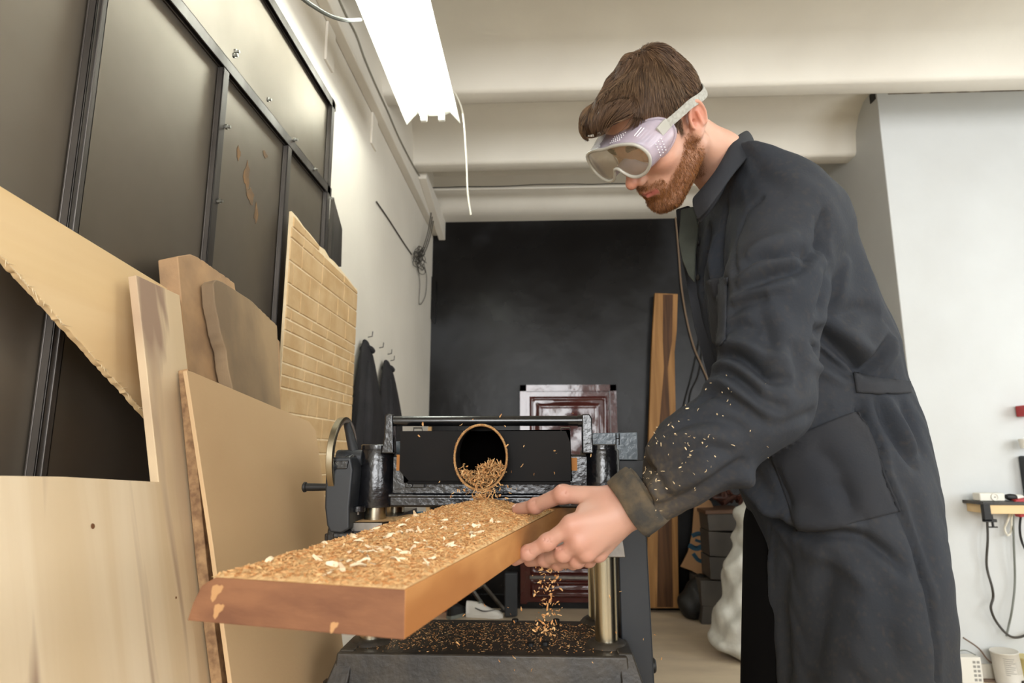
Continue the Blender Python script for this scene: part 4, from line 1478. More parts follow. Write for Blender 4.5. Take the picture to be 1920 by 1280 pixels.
c1, cb, ca = can(1890, 1246, .060, .145, canw, 'white paint can with grey printed text on the floor under the shelf', -.08)
greyt = mat('printed_grey', '#8d8a83', .6)
for i in range(9):
    w_ = (.030, .026, .032, .018, .03, .028, .022, .031, .012)[i]
    zz = .125 - i * .0095
    MB().add([cb + ca * zz + [.0605 * sin(a_), -.0605 * cos(a_), dz_] for a_ in np.linspace(-.75, -.75 + w_ * 26, 7) for dz_ in (0, .0028)],
             [(2 * k_, 2 * k_ + 2, 2 * k_ + 3, 2 * k_ + 1) for k_ in range(6)]).build('text_line', greyt, c1)
for a_ in (.38, .56):
    q = cb + ca * .022 + [.0606 * sin(a_), -.0606 * cos(a_), 0]
    MB().lathe(q, (sin(a_), -cos(a_), 0), [(0, .007), (.0006, .007)], 14).build('round_symbol', M['rubber'], c1)
q0 = .45
MB().add([cb + ca * zz + [.0606 * sin(a_), -.0606 * cos(a_), 0] for a_ in np.linspace(.1, .8, 7) for zz in (.055, .115)],
         [(2 * k_, 2 * k_ + 2, 2 * k_ + 3, 2 * k_ + 1) for k_ in range(6)]).build('label_field', mat('label_field', '#bdb8ad', .5), c1)
can(1932, 1241, .060, .12, mat('yellow_can', '#c2b277', .5), 'yellow paint can at the right edge beside the white can')
bx = aY(1812, 1240, YP - .06) * [1, 1, 0]
o = thing('tile_box', bx, 'small white box with a grid of grey squares on the floor beside the man', 'box')
MB().box(bx + [-.05, -.03, 0.001], bx + [.055, .03, .125]).build('carton', wp, o, bevel=.002)
for i in range(2):
    for j in range(5):
        q = bx + np.array([.012 + i * .02, -.0306, .012 + j * .021])
        MB().box(q, q + [.014, .0006, .012]).build('printed_square', greyt, o)
MB().tube(smoothpath([bx + [-.05, 0, .14], bx + [.0, 0, .15], bx + [.05, .0, .128]], 5), .003, 6).build('carton_handle', grey, o)
pts = [aZ(x, y, .004) for x, y in ((1800, 1188), (1825, 1212), (1845, 1232), (1858, 1245), (1868, 1252))]
loop = [(1806, 1195), (1835, 1215), (1862, 1244), (1898, 1258), (1906, 1270), (1880, 1277), (1835, 1275), (1806, 1266), (1822, 1257), (1858, 1256), (1872, 1250)]
P = [aZ(x, y, .005) if i > 2 else aY(x, y, YF - .05) for i, (x, y) in enumerate(loop)]
P = [np.array([p[0], min(p[1], YF - .04), max(p[2], .005)]) for p in P]
o = MB().tube(smoothpath(P, 7), .004, 7).build('floor_cable', mat('brown_cable', '#6a5546', .6), smooth=True)
tag(o, 'brown cable looped on the floor in front of the paint cans', 'cable')


# ------------------------------------------------------------------ the man: frames
def eul(yaw, pit, rol):
    B = np.array([[-1, 0, 0], [0, -1, 0], [0, 0, 1.]]).T
    c, s = cos(rol), sin(rol)
    Rr = np.array([[1, 0, 0], [0, c, -s], [0, s, c]])
    c, s = cos(pit), sin(pit)
    Rp = np.array([[c, 0, s], [0, 1, 0], [-s, 0, c]])
    c, s = cos(yaw), sin(yaw)
    Ry = np.array([[c, -s, 0], [s, c, 0], [0, 0, 1]])
    return B @ Ry @ Rp @ Rr


HR = eul(.2518, .90, -.4368)
HO = np.array([.2225, 1.0603, CZ + .577])


def h2w(p):
    return np.asarray(p) @ HR.T + HO


def w2h(p):
    return (np.asarray(p) - HO) @ HR


per = thing('person', (.52, 1.27, 0), 'bearded man in dark grey work coat and clear goggles guiding a plank into the planer', 'person')

# ------------------------------------------------------------------ head and neck
NB = w2h(aY(1388, 378, 1.225))                # base of the neck
NM = w2h(aY(1343, 300, 1.145))
f32 = np.float32


def mir(P):
    Q = P.copy()
    Q[..., 1] = np.abs(Q[..., 1])
    return Q


def headf(P):
    Q = mir(P)
    d = ell(Q, (-.002, 0, .044), (.0945, .0750, .0795))
    d = sm(d, ell(Q, (.036, 0, -.022), (.060, .060, .080)), .03)                 # face block
    d = sm(d, cone(Q, (-.004, .053, -.045), (.074, .022, -.094), .017, .017), .022)  # jaw
    d = sm(d, ell(Q, (.084, 0, -.096), (.018, .020, .016)), .016)                 # chin
    d = sm(d, ell(Q, (.060, .042, -.016), (.025, .022, .018)), .02)               # cheekbone
    d = sm(d, ell(Q, (.072, 0, -.058), (.030, .034, .026)), .016)                 # muzzle
    d = sm(d, cone(Q, (.084, .010, .030), (.066, .050, .026), .012, .010), .014)  # brow
    d = smsub(d, ell(Q, (.104, .033, .006), (.020, .019, .014)), .014)            # eye sockets
    d = sm(d, ell(Q, (.0745, .032, .005), (.0135, .0145, .0125)), .003)           # closed lids
    lid = cone(Q, (.0875, .022, -.001), (.083, .043, -.001), .0012, .0012)
    d = smsub(d, lid, .002)
    d = sm(d, cone(Q, (.088, 0, .020), (.113, 0, -.018), .0075, .0095), .010)     # nose bridge
    d = sm(d, ell(Q, (.1165, 0, -.022), (.0115, .0105, .0105)), .006)             # tip
    d = sm(d, ell(Q, (.1035, .0125, -.027), (.0115, .0068, .0085)), .005)         # alae
    d = smsub(d, ell(Q, (.108, .0070, -.0355), (.0055, .0034, .004)), .003)       # nostrils
    d = smsub(d, cone(Q, (.106, 0, -.040), (.103, 0, -.048), .0022, .002), .003)  # philtrum
    d = sm(d, cone(Q, (.1025, 0, -.0535), (.090, .022, -.0575), .0050, .0020), .004)   # upper lip
    d = sm(d, cone(Q, (.1005, 0, -.0645), (.089, .020, -.0600), .0058, .0020), .004)   # lower lip
    d = smsub(d, cone(Q, (.1055, 0, -.0588), (.090, .024, -.0588), .0013, .0010), .0025)  # mouth line
    d = smsub(d, cone(Q, (.106, 0, -.0745), (.100, .010, -.0745), .005, .004), .008)     # under the lip
    # ears
    e0 = np.array([-.008, .0775, .003])
    a1, a2 = .32, .25
    Re = np.array([[cos(a1), 0, sin(a1)], [0, 1, 0], [-sin(a1), 0, cos(a1)]]).T
    Rz = np.array([[cos(a2), sin(a2), 0], [-sin(a2), cos(a2), 0], [0, 0, 1]])
    qe = (Q - e0.astype(f32)) @ (Rz @ Re).astype(f32)
    disc = ell(qe, (0, .004, .0), (.0165, .0062, .0285))
    disc = smsub(disc, ell(qe, (.003, .010, .002), (.0095, .0055, .017)), .004)
    rim = np.abs(np.sqrt((qe[..., 0] / .62) ** 2 + (qe[..., 2] - .003) ** 2 + 1e-9) - .0255)
    rimd = np.sqrt(rim ** 2 * .6 + (qe[..., 1] - .0085) ** 2) - .0032
    rimd = np.where(qe[..., 2] < -.012, rimd + (-.012 - qe[..., 2]) * .9, rimd)
    disc = sm(disc, rimd, .003)
    disc = sm(disc, cone(qe, (-.001, .008, .012), (-.006, .008, -.012), .0028, .0030), .003)
    disc = sm(disc, ell(qe, (.003, .003, -.024), (.0085, .0048, .010)), .005)
    disc = sm(disc, ell(qe, (.0115, .004, -.004), (.003, .004, .0055)), .003)
    disc = smsub(disc, ell(qe, (.006, .006, -.004), (.0045, .007, .0055)), .003)
    d = sm(d, disc, .005)
    # neck
    nk = cone(P, (-.022, 0, -.020), NM, .050, .052)
    nk = sm(nk, cone(P, NM, NB, .052, .056), .02)
    d = sm(d, nk, .025)
    d = sm(d, cone(P, (.0, .060, -.02), NM + np.array([.02, .02, 0]), .012, .016), .02)     # neck muscle
    return d


lo_h = np.minimum(np.array([-.125, -.105, -.15]), NB - .075)
hi_h = np.maximum(np.array([.135, .105, .14]), NB + .075)
hV, hF = nets(headf, lo_h, hi_h, .0021)


def hairline(x, y, z):
    """> 0 where hair grows (head frame)"""
    ay = np.abs(y)
    top = z - (.040 + .9 * np.clip(x - .02, 0, .05) + .10 * np.clip(x - .06, 0, 1))
    back = np.minimum(-.022 - x, z + .040)
    burn = np.minimum(np.minimum(x - .014, .030 - x), z + .010)
    return np.maximum(np.maximum(top, back), burn)


def skin_tint(P):
    x, y, z = P.T
    base = np.array(hx('#bd917b')[:3])
    C_ = np.tile(base, (len(P), 1))

    def mix(col, w_):
        nonlocal C_
        c = np.array(hx(col)[:3])
        C_ = C_ * (1 - w_[:, None]) + c * w_[:, None]
    g = lambda cx, cy, cz, r: np.exp(-(((x - cx) ** 2 + (np.abs(y) - cy) ** 2 + (z - cz) ** 2) / r ** 2))
    mix('#b3634d', .6 * g(.118, 0, -.024, .017))
    mix('#b97660', .45 * g(.07, .045, -.018, .022))
    mix('#bd6e58', .65 * np.clip(g(-.006, .088, .01, .022), 0, 1))
    lips = np.exp(-((z + .0595) / .0075) ** 4) * (np.abs(y) < .023) * (x > .088)
    mix('#a2524c', .85 * lips)
    # short dark stubble colour below the beard
    by = beard_mask(P)
    mix('#8a5f42', .62 * np.clip(by, 0, 1))
    mix('#3c281b', .9 * np.clip(hairline(x, y, z) / .006, 0, 1) * (x * 0 + (z > -.045)))
    brow = np.exp(-((z - (.0345 - .10 * (np.abs(y) - .02) ** 1 * (np.abs(y) > .03))) / .0038) ** 2) * (np.abs(y) > .012) * (np.abs(y) < .052) * (x > .05)
    mix('#5a3d28', .7 * brow)
    return C_


def beard_mask(P):
    x, y, z = P.T
    ay = np.abs(y)
    edge = np.where(x < .078, -.006 - .75 * np.clip(x - .018, 0, 1), -.050)
    m = np.clip((edge - z) / .010, 0, 1)
    m *= np.clip((x - .006 + .25 * np.clip(-z - .02, 0, 1)) / .012, 0, 1)
    m *= np.clip((z + .128 + .35 * np.clip(x, 0, .06)) / .02, 0, 1)
    mus = np.exp(-((z + .0475) / .0055) ** 2) * (x > .078) * (ay < .036)
    m = np.maximum(m, mus)
    lips = np.exp(-((z + .0595) / .0085) ** 4) * (ay < .024) * (x > .086)
    return m * (1 - lips)


tint_h = skin_tint(hV)
head_w = h2w(hV)

# ------------------------------------------------------------------ hands
LH = {k: [(aY(a, b, c), r) for a, b, c, r in v] for k, v in {
    'thumb': [(1150, 932, 1.10, .019), (1056, 926, 1.13, .0152), (1004, 948, 1.175, .0128), (971, 955, 1.215, .0112)],
    'index': [(1072, 984, 1.075, .0145), (1026, 1016, 1.085, .0125), (990, 1036, 1.10, .0115), (966, 1050, 1.125, .0095)],
    'middle': [(1086, 1014, 1.075, .0140), (1056, 1038, 1.095, .0122), (1022, 1048, 1.14, .0112), (992, 1052, 1.17, .0095)],
    'ring': [(1100, 1034, 1.085, .0130), (1082, 1050, 1.11, .0118), (1046, 1056, 1.16, .0105), (1018, 1054, 1.19, .009)],
    'little': [(1122, 1036, 1.11, .0115), (1104, 1050, 1.14, .0102), (1074, 1056, 1.18, .009), (1050, 1054, 1.205, .008)]}.items()}
LWR = (aY(1190, 950, 1.085), .028)
LW2 = aY(1240, 925, 1.085)


def handf(H, wr, fore):
    def f(P):
        w0, wrr = wr
        d = cone(P, fore, w0, .027, wrr)
        palm = None
        for k, r in (('index', .0175), ('middle', .0175), ('ring', .0165), ('little', .015)):
            m0 = H[k][0][0]
            c = cone(P, w0, m0, .022, r)
            palm = c if palm is None else sm(palm, c, .014)
            palm = sm(palm, ell(P, m0, (.0135,) * 3), .006)
        mid = (H['thumb'][0][0] + H['index'][0][0] + w0) / 3
        palm = sm(palm, cone(P, w0, H['thumb'][0][0] * .6 + mid * .4, .02, .019), .02)
        palm = sm(palm, cone(P, H['thumb'][0][0], (H['thumb'][1][0] + H['index'][0][0]) / 2 * .6 + mid * .4, .015, .010), .02)
        d = sm(d, palm, .016)
        for k in H:
            J = H[k]
            fg = None
            for (a, ra), (b, rb) in zip(J[:-1], J[1:]):
                c = cone(P, a, b, ra * .97, rb)
                fg = c if fg is None else sm(fg, c, .007)
            for (a, ra) in J[1:-1]:
                fg = sm(fg, ell(P, a, (ra * .99,) * 3), .008)
            d = sm(d, fg, .0085 if k != 'thumb' else .012)
        # creases at the joints, a nail bed on the thumb
        for k in H:
            for i in (1, 2):
                a = H[k][i][0]
                r = H[k][i][1]
                t = H[k][i + 1][0] - H[k][i - 1][0]
                t = t / np.linalg.norm(t)
                back = np.cross(t, np.array([0, 1., 0]))
                s0 = a + np.array([0, -1, .35]) * r * 1.02
                for o_ in (-.0035, 0, .0035):
                    cdir = np.cross(t, [0, 1, 0])
                    cdir /= np.linalg.norm(cdir)
                    d = smsub(d, cone(P, s0 + t * o_ - cdir * r * .5, s0 + t * o_ + cdir * r * .5, .0007, .0007), .0015)
        return d
    return f


allp = np.array([p for v in LH.values() for p, _ in v] + [LWR[0], LW2])
lV, lF = nets(handf(LH, LWR, LW2), allp.min(0) - .03, allp.max(0) + .03, .0019)
# tendons and veins on the back of the hand
def hand_tint(V, H):
    base = np.array(hx('#bc917e')[:3])
    C_ = np.tile(base, (len(V), 1))
    red = np.array(hx('#b3634f')[:3])
    for k in H:
        for i, (p, r) in enumerate(H[k]):
            w_ = np.exp(-(((V - p) ** 2).sum(1)) / (r * 1.35) ** 2) * (.35 if i == 0 else .42)
            C_ = C_ * (1 - w_[:, None]) + red * w_[:, None]
    return C_


tint_l = hand_tint(lV, LH)
# right hand, relaxed at his far side
RW = np.array([.63, 1.50, .98])
RH = {'thumb': [(RW + [-.025, -.02, -.03], .016), (RW + [-.045, -.015, -.065], .014), (RW + [-.05, -.01, -.095], .012), (RW + [-.048, -.008, -.12], .010)]}
for i, k in enumerate(('index', 'middle', 'ring', 'little')):
    L_ = (1, 1.08, 1.0, .82)[i]
    x0 = -.028 + i * .019
    RH[k] = [(RW + [x0, 0, -.095 + .004 * abs(i - 1)], .0125), (RW + [x0 * 1.1 - .008, -.004, -.095 - .042 * L_], .0105), (RW + [x0 * 1.1 - .004, -.016, -.095 - .066 * L_], .0095), (RW + [x0 + .004, -.03, -.095 - .083 * L_], .008)]
allr = np.array([p for v in RH.values() for p, _ in v] + [RW, RW + [0, 0, .08]])
rV, rF = nets(handf(RH, (RW, .026), RW + np.array([0, 0, .08])), allr.min(0) - .03, allr.max(0) + .03, .004)
tint_r = hand_tint(rV, RH)

# ------------------------------------------------------------------ coat
EXP = 2.2
rows = [(266, 1352, 1400, 1.155, .055), (280, 1342, 1420, 1.165, .100), (298, 1332, 1462, 1.185, .140), (318, 1322, 1508, 1.205, .165), (345, 1312, 1545, 1.225, .188),
        (390, 1304, 1588, 1.255, .212), (440, 1300, 1607, 1.26, .212), (520, 1298, 1634, 1.265, .205), (600, 1318, 1674, 1.27, .195), (650, 1332, 1695, 1.27, .188),
        (715, 1345, 1706, 1.27, .180), (760, 1352, 1722, 1.27, .185), (820, 1362, 1742, 1.27, .196), (880, 1372, 1758, 1.27, .204), (930, 1386, 1770, 1.27, .208), (975, 1404, 1776, 1.27, .208),
        (1050, 1424, 1786, 1.27, .212), (1150, 1432, 1797, 1.27, .216), (1280, 1436, 1800, 1.27, .220)]
RZ, RF, RB_, RC, RY = [], [], [], [], []
for py, a, b, yc_, ry in rows:
    Yz = float(np.interp(py, (262, 400, 620, 1000), (1.10, 1.12, 1.19, 1.21)))
    pa, pb = aY(a, py, Yz), aY(b, py, Yz)
    z_ = (pa[2] + pb[2]) / 2
    xf_, xb_ = pa[0], pb[0]
    an = np.linspace(0, 2 * pi, 73)
    ce, se = np.cos(an), np.sin(an)
    for _ in range(6):                       # fit the section so that its outline seen from the camera meets a and b
        X_ = (xf_ + xb_) / 2 + (xb_ - xf_) / 2 * np.sign(ce) * np.abs(ce) ** (2 / EXP)
        Y_ = yc_ + ry * np.sign(se) * np.abs(se) ** (2 / EXP)
        px_ = prj(np.stack([X_, Y_, np.full(73, z_)], 1))[:, 0]
        xf_ += (a - px_.min()) * 1.2 / FP
        xb_ += (b - px_.max()) * 1.1 / FP
    RZ.append(z_)
    RF.append(xf_)
    RB_.append(xb_)
    RC.append(yc_)
    RY.append(ry)
RZ.append(.42)
RF.append(RF[-1] + .0)
RB_.append(RB_[-1] + .03)
RC.append(1.27)
RY.append(.23)
o_ = np.argsort(RZ)
RZ, RF, RB_, RC, RY = [np.array(v)[o_] for v in (RZ, RF, RB_, RC, RY)]
SH = aY(1478, 402, 1.10)
UA = aY(1452, 545, 1.055)
EL = aY(1428, 748, 1.035)
FA = aY(1312, 846, 1.055)
WR = aY(1196, 942, 1.085)
SR = np.array([SH[0] - .0, 1.45, SH[2] - .01])


def coatf(P):
    x, y, z = P[..., 0], P[..., 1], P[..., 2]
    zz = z.ravel()
    f_ = lambda A: np.interp(zz, RZ, A).reshape(z.shape).astype(f32)
    xf, xb, yc_, ry = f_(RF), f_(RB_), f_(RC), f_(RY)
    cx_, rx = (xf + xb) / 2, (xb - xf) / 2
    e = EXP
    q = (np.abs((x - cx_) / rx) ** e + np.abs((y - yc_) / ry) ** e) ** (1 / e)
    d = (q - 1) * np.minimum(rx, ry) * .95
    d = np.maximum(d, np.maximum(.42 - z, z - RZ[-1]))
    for S_, k_ in ((SH, .05), (SR, .05)):
        d = sm(d, ell(P, S_ + [0, 0, -.02], (.078, .080, .080)), .06)
    arm = cone(P, SH, UA, .082, .080)
    arm = sm(arm, cone(P, UA, EL, .080, .074), .03)
    arm = sm(arm, cone(P, EL, FA, .076, .068), .03)
    arm = sm(arm, cone(P, FA, WR, .068, .047), .03)
    t = (WR - FA) / np.linalg.norm(WR - FA)
    arm = np.maximum(arm, (P - WR) @ t.astype(f32))
    d = sm(d, arm, .022)
    ra = cone(P, SR, (SR[0] + .03, 1.50, 1.27), .078, .068)
    ra = sm(ra, cone(P, (SR[0] + .03, 1.50, 1.27), RW + [0, 0, .03], .068, .045), .03)
    ra = np.maximum(ra, (RW[2] + .02) - z)
    d = np.minimum(d, np.where(z > RW[2] - .03, ra, 9))
    return d


cV, cF = nets(coatf, (.17, .90, .40), (1.06, 1.62, RZ[-1] + .03), .0052)
npm = Vector


def vnormals(V, F):
    a = V[F[:, 2]] - V[F[:, 0]]
    b = V[F[:, 3]] - V[F[:, 1]]
    n = np.cross(a, b)
    N = np.zeros_like(V)
    for i in range(4):
        np.add.at(N, F[:, i], n)
    return N / (np.linalg.norm(N, axis=1, keepdims=True) + 1e-12)


def relax(V, F, it=2, lam=.5):
    e = np.concatenate([F[:, [0, 1]], F[:, [1, 2]], F[:, [2, 3]], F[:, [3, 0]]])
    for _ in range(it):
        A = np.zeros_like(V)
        n = np.zeros(len(V))
        np.add.at(A, e[:, 0], V[e[:, 1]])
        np.add.at(n, e[:, 0], 1)
        A /= n[:, None] + 1e-9
        V = V * (1 - lam) + A * lam
    return V


def bvh(V, F):
    return BVHTree.FromPolygons([Vector(v) for v in V], [tuple(f) for f in F.tolist()])


def cast(tree, x, y):
    r = ray(x, y)
    h = tree.ray_cast(Vector(CAM), Vector(r / np.linalg.norm(r)))
    return None if h[0] is None else (np.array(h[0]), np.array(h[1]))


cV = relax(cV, cF, 2)
cN = vnormals(cV, cF)
tree0 = bvh(cV, cF)
# folds and seams: (pixel path, half width, height)
W1 = [
    # sleeve: under the shoulder
    (((1376, 512), (1420, 482), (1468, 474), (1516, 462)), .010, -.011), (((1380, 530), (1424, 502), (1470, 492), (1520, 478)), .011, .008),
    (((1375, 548), (1440, 522), (1500, 500), (1530, 470)), .009, -.009), (((1372, 566), (1430, 545), (1490, 522)), .012, .007),
    (((1366, 590), (1395, 566), (1440, 556)), .010, -.009), (((1398, 480), (1440, 455), (1500, 440)), .014, .006),
    (((1530, 400), (1540, 450), (1512, 476), (1490, 486)), .009, -.006),
    # sleeve: elbow
    (((1345, 668), (1372, 664), (1412, 684), (1444, 708), (1486, 712)), .009, -.013), (((1350, 650), (1390, 645), (1430, 662), (1480, 680)), .013, .009),
    (((1330, 692), (1372, 684), (1410, 706), (1440, 732)), .011, .008), (((1318, 706), (1360, 698), (1400, 724), (1430, 752), (1480, 768)), .009, -.010),
    (((1300, 738), (1350, 716), (1400, 742), (1450, 772)), .012, .007), (((1296, 760), (1340, 736), (1390, 760), (1440, 800)), .009, -.008),
    (((1362, 620), (1390, 610), (1425, 622)), .010, -.006), (((1480, 640), (1500, 690), (1490, 745)), .012, -.005),
    (((1440, 560), (1470, 620), (1460, 700)), .016, .004), (((1420, 580), (1440, 640), (1432, 690)), .012, -.004),
    # forearm
    (((1240, 820), (1290, 790), (1350, 786), (1400, 806)), .009, -.005), (((1215, 850), (1270, 818), (1330, 812), (1390, 836)), .011, .005),
    (((1200, 880), (1250, 868), (1320, 840), (1380, 850)), .009, -.005), (((1236, 960), (1300, 928), (1350, 896), (1400, 862)), .012, -.008),
    (((1225, 930), (1280, 905), (1340, 876)), .010, .005), (((1190, 880), (1215, 905), (1240, 945)), .010, .005), (((1204, 870), (1232, 900), (1256, 940)), .008, -.005),
    # back and waist
    (((1523, 612), (1560, 640), (1600, 672), (1626, 692), (1646, 672), (1668, 632)), .011, -.017), (((1530, 590), (1575, 620), (1615, 650), (1640, 655), (1662, 610)), .016, .008),
    (((1522, 645), (1560, 676), (1600, 704)), .010, -.009), (((1560, 500), (1548, 560), (1530, 600)), .012, -.008), (((1590, 480), (1575, 540), (1560, 590)), .014, .006),
    (((1655, 690), (1668, 660), (1672, 630)), .012, .007), (((1570, 600), (1610, 580), (1650, 585)), .014, -.005), (((1600, 690), (1640, 706), (1680, 712)), .008, -.006),
    (((1510, 680), (1550, 700), (1590, 720)), .010, .006), (((1545, 395), (1544, 445), (1558, 490)), .007, -.006),
    # front of chest
    (((1330, 420), (1322, 470), (1312, 520), (1312, 560)), .010, -.010), (((1362, 380), (1352, 430), (1350, 500), (1368, 560)), .010, -.006), (((1340, 440), (1336, 500), (1345, 560)), .010, .006),
    (((1318, 560), (1330, 620), (1342, 660)), .006, -.005), (((1400, 330), (1440, 340), (1480, 365)), .018, -.003), (((1430, 310), (1480, 330), (1530, 370)), .020, .003),
    # skirt
    (((1440, 975), (1500, 1000), (1560, 1000), (1610, 1006), (1660, 1036), (1700, 1078)), .010, -.013), (((1440, 950), (1500, 975), (1560, 985), (1620, 985)), .020, .010),
    (((1385, 905), (1425, 955), (1480, 990)), .013, -.010), (((1380, 880), (1420, 920), (1465, 968)), .018, .014), (((1450, 870), (1470, 925), (1500, 985)), .010, -.007),
    (((1644, 742), (1662, 790), (1690, 835), (1722, 880)), .009, -.010), (((1660, 742), (1690, 800), (1720, 850)), .013, .007), (((1612, 745), (1622, 790)), .008, -.006),
    (((1690, 745), (1715, 800), (1735, 860)), .010, -.005), (((1560, 900), (1590, 930), (1600, 980)), .016, -.006), (((1520, 840), (1560, 870), (1600, 940)), .016, -.005),
    (((1700, 900), (1730, 1000), (1745, 1100)), .018, -.005), (((1560, 1030), (1545, 1120), (1530, 1260)), .022, -.006), (((1610, 1040), (1620, 1140), (1600, 1260)), .022, .005),
    (((1480, 1030), (1470, 1130), (1480, 1270)), .020, -.005), (((1680, 1100), (1670, 1200), (1690, 1280)), .018, -.004), (((1444, 1000), (1450, 1120), (1452, 1270)), .010, .005),
    (((1500, 1030), (1580, 1060), (1640, 1100)), .016, .005), (((1560, 760), (1520, 780), (1440, 800)), .012, -.004),
]
W2 = [  # stitched seams: thin
    (((1427, 372), (1402, 395), (1388, 430), (1378, 470), (1376, 512)), .0045, -.0045),
    (((1612, 768), (1632, 800), (1650, 840), (1658, 870), (1662, 895), (1689, 954), (1712, 1012), (1734, 1072), (1750, 1140), (1757, 1189), (1761, 1278)), .0048, -.0060),
    (((1624, 775), (1644, 812), (1662, 848), (1670, 890), (1700, 954), (1722, 1012), (1744, 1072), (1760, 1140)), .006, .003),
    (((1545, 394), (1552, 440), (1540, 470)), .004, -.003),
    (((1517, 642), (1550, 668), (1582, 690), (1600, 703)), .004, -.003),
    (((1440, 985), (1446, 1100), (1450, 1278)), .004, -.002),
]
disp = np.zeros(len(cV))
for path, hw, amp in W1 + W2:
    pts = smoothpath([np.array([x, y]) for x, y in path], 8)
    hits = [cast(tree0, *p) for p in pts]
    hits = [h[0] for h in hits if h is not None]
    if len(hits) < 2:
        continue
    Hs = np.array(hits)
    mnb, mxb = Hs.min(0) - 3.2 * hw, Hs.max(0) + 3.2 * hw
    sel = np.where(((cV > mnb) & (cV < mxb)).all(1))[0]
    if not len(sel):
        continue
    best = np.full(len(sel), 9.)
    tt = np.zeros(len(sel))
    m = len(Hs)
    for i in range(m - 1):
        a, b = Hs[i], Hs[i + 1]
        if np.linalg.norm(b - a) > .08:
            continue
        ab = b - a
        t = np.clip(((cV[sel] - a) @ ab) / (ab @ ab + 1e-12), 0, 1)
        dd = np.linalg.norm(cV[sel] - a - t[:, None] * ab, axis=1)
        up_ = dd < best
        best[up_] = dd[up_]
        tt[up_] = ((i + t) / (m - 1))[up_]
    env = np.clip(np.sin(np.pi * np.clip(tt, 0, 1)), 0, 1) ** .5 if hw > .0055 else 1.0
    disp[sel] += 1.9 * amp * np.exp(-(best / hw) ** 2) * env
# soft cloth unevenness
x, y, z = cV.T
disp += .0022 * np.sin(19 * z + 7 * np.sin(11 * x) + 9 * y) + .0012 * np.sin(47 * x - 31 * z + 23 * y) + .0008 * np.sin(90 * z + 60 * x + 4 * np.sin(50 * y))
skirt = np.clip((.95 - z) / .4, 0, 1)
disp += skirt * .010 * np.sin(12 * np.arctan2(y - 1.27, x - .55) + 1.2)
cV2 = cV + cN * disp[:, None]
cV2 = relax(cV2, cF, 1, .2)
coat_m = mat('charcoal_twill', '#24272d', .86, col2='#2f2f31', scale=7, detail=6, bump=.35, bscale=260, spec=.25, lo=.3, hi=.75, bdist=.0015)
cc1, cc2, cdust, clow = [np.array(hx(h)[:3]) for h in ('#24282f', '#323438', '#65563f', '#272624')]
cn_ = np.clip(.5 + .35 * np.sin(9 * x + 7 * z + 2 * np.sin(8 * y + 5 * z)) + .3 * np.sin(23 * z - 17 * x + 11 * y), 0, 1)[:, None]
ct_ = cc1 * (1 - cn_ * .6) + cc2 * cn_ * .6
lw_ = (np.clip((1.0 - z) / .4, 0, 1) * .9)[:, None]
ct_ = ct_ * (1 - lw_) + clow * lw_
dn_ = np.random.default_rng(1).random(len(cV))
du_ = (np.exp(-(np.linalg.norm(cV - WR, axis=1) / .10) ** 2) * (.35 + .5 * dn_ ** 2) + .10 * dn_ ** 8)[:, None]
ct_ = ct_ * (1 - du_) + cdust * du_
coat_main = mat('worn_charcoal_twill', '#2b2e33', .86, attr='tint', bump=.35, bscale=260, spec=.25, bdist=.0015)
coat = npmesh('work_coat', cV2, cF, coat_main, per, True, ct_)
coat['label'] = 'dark charcoal cotton work coat, dusty towards cuff and hem'
tree = bvh(cV2, cF)

# one body mesh: head, neck, both hands and what the clothes hide
def innerf(P):
    d = coatf(P) + .045
    L1 = cone(P, (.60, 1.235, .95), (.60, 1.235, .50), .07, .060)
    L1 = sm(L1, cone(P, (.60, 1.235, .50), (.62, 1.20, .09), .058, .040), .03)
    L2 = cone(P, (.55, 1.36, .95), (.50, 1.38, .50), .085, .060)
    L2 = sm(L2, cone(P, (.50, 1.38, .50), (.56, 1.38, .09), .058, .040), .03)
    return np.minimum(np.where(P[..., 2] > .8, d, 9), np.minimum(L1, L2))


bV, bF = nets(innerf, (.2, .95, .04), (1.02, 1.6, RZ[-1]), .016)
tb_ = np.tile(np.array(hx('#bd917b')[:3]), (len(bV), 1))
offs, FF, n_ = [], [], 0
for V_, F_ in ((head_w, hF), (lV, lF), (rV, rF), (bV, bF)):
    FF.append(F_ + n_)
    n_ += len(V_)
skin = mat('skin', '#bd917b', .48, attr='tint', bump=.12, bscale=420, spec=.4, bdist=.001)
bsn = skin.node_tree.nodes['Principled BSDF']
bsn.inputs['Subsurface Weight'].default_value = .12
bsn.inputs['Subsurface Radius'].default_value = (.012, .004, .002)
bsn.inputs['Subsurface Scale'].default_value = .6
body = npmesh('body', np.concatenate([head_w, lV, rV, bV]), np.concatenate(FF), skin, per, True, np.concatenate([tint_h, tint_l, tint_r, tb_]))
# thumb nail and index nail
nail = mat('finger_nail', '#e6bfae', .3)
ta, tr_ = LH['thumb'][3]
td = LH['thumb'][3][0] - LH['thumb'][2][0]
td /= np.linalg.norm(td)
nu = np.array([0, -.55, 1.])
nu -= td * (nu @ td)
nu /= np.linalg.norm(nu)
ns = np.cross(td, nu)
q = []
for i in range(9):
    for j in range(7):
        u, v = (i / 8 - .5), (j / 6 - .5)
        a_ = v * 1.5
        q.append(ta + td * (u * .013 + .001) + (ns * sin(a_) + nu * cos(a_)) * (tr_ + .0007) - nu * (.002 * max(0, u) ** 2 * 4))
link('thumb_nail', q, [(i * 7 + j, i * 7 + j + 1, (i + 1) * 7 + j + 1, (i + 1) * 7 + j) for i in range(8) for j in range(6)], nail, per, True)

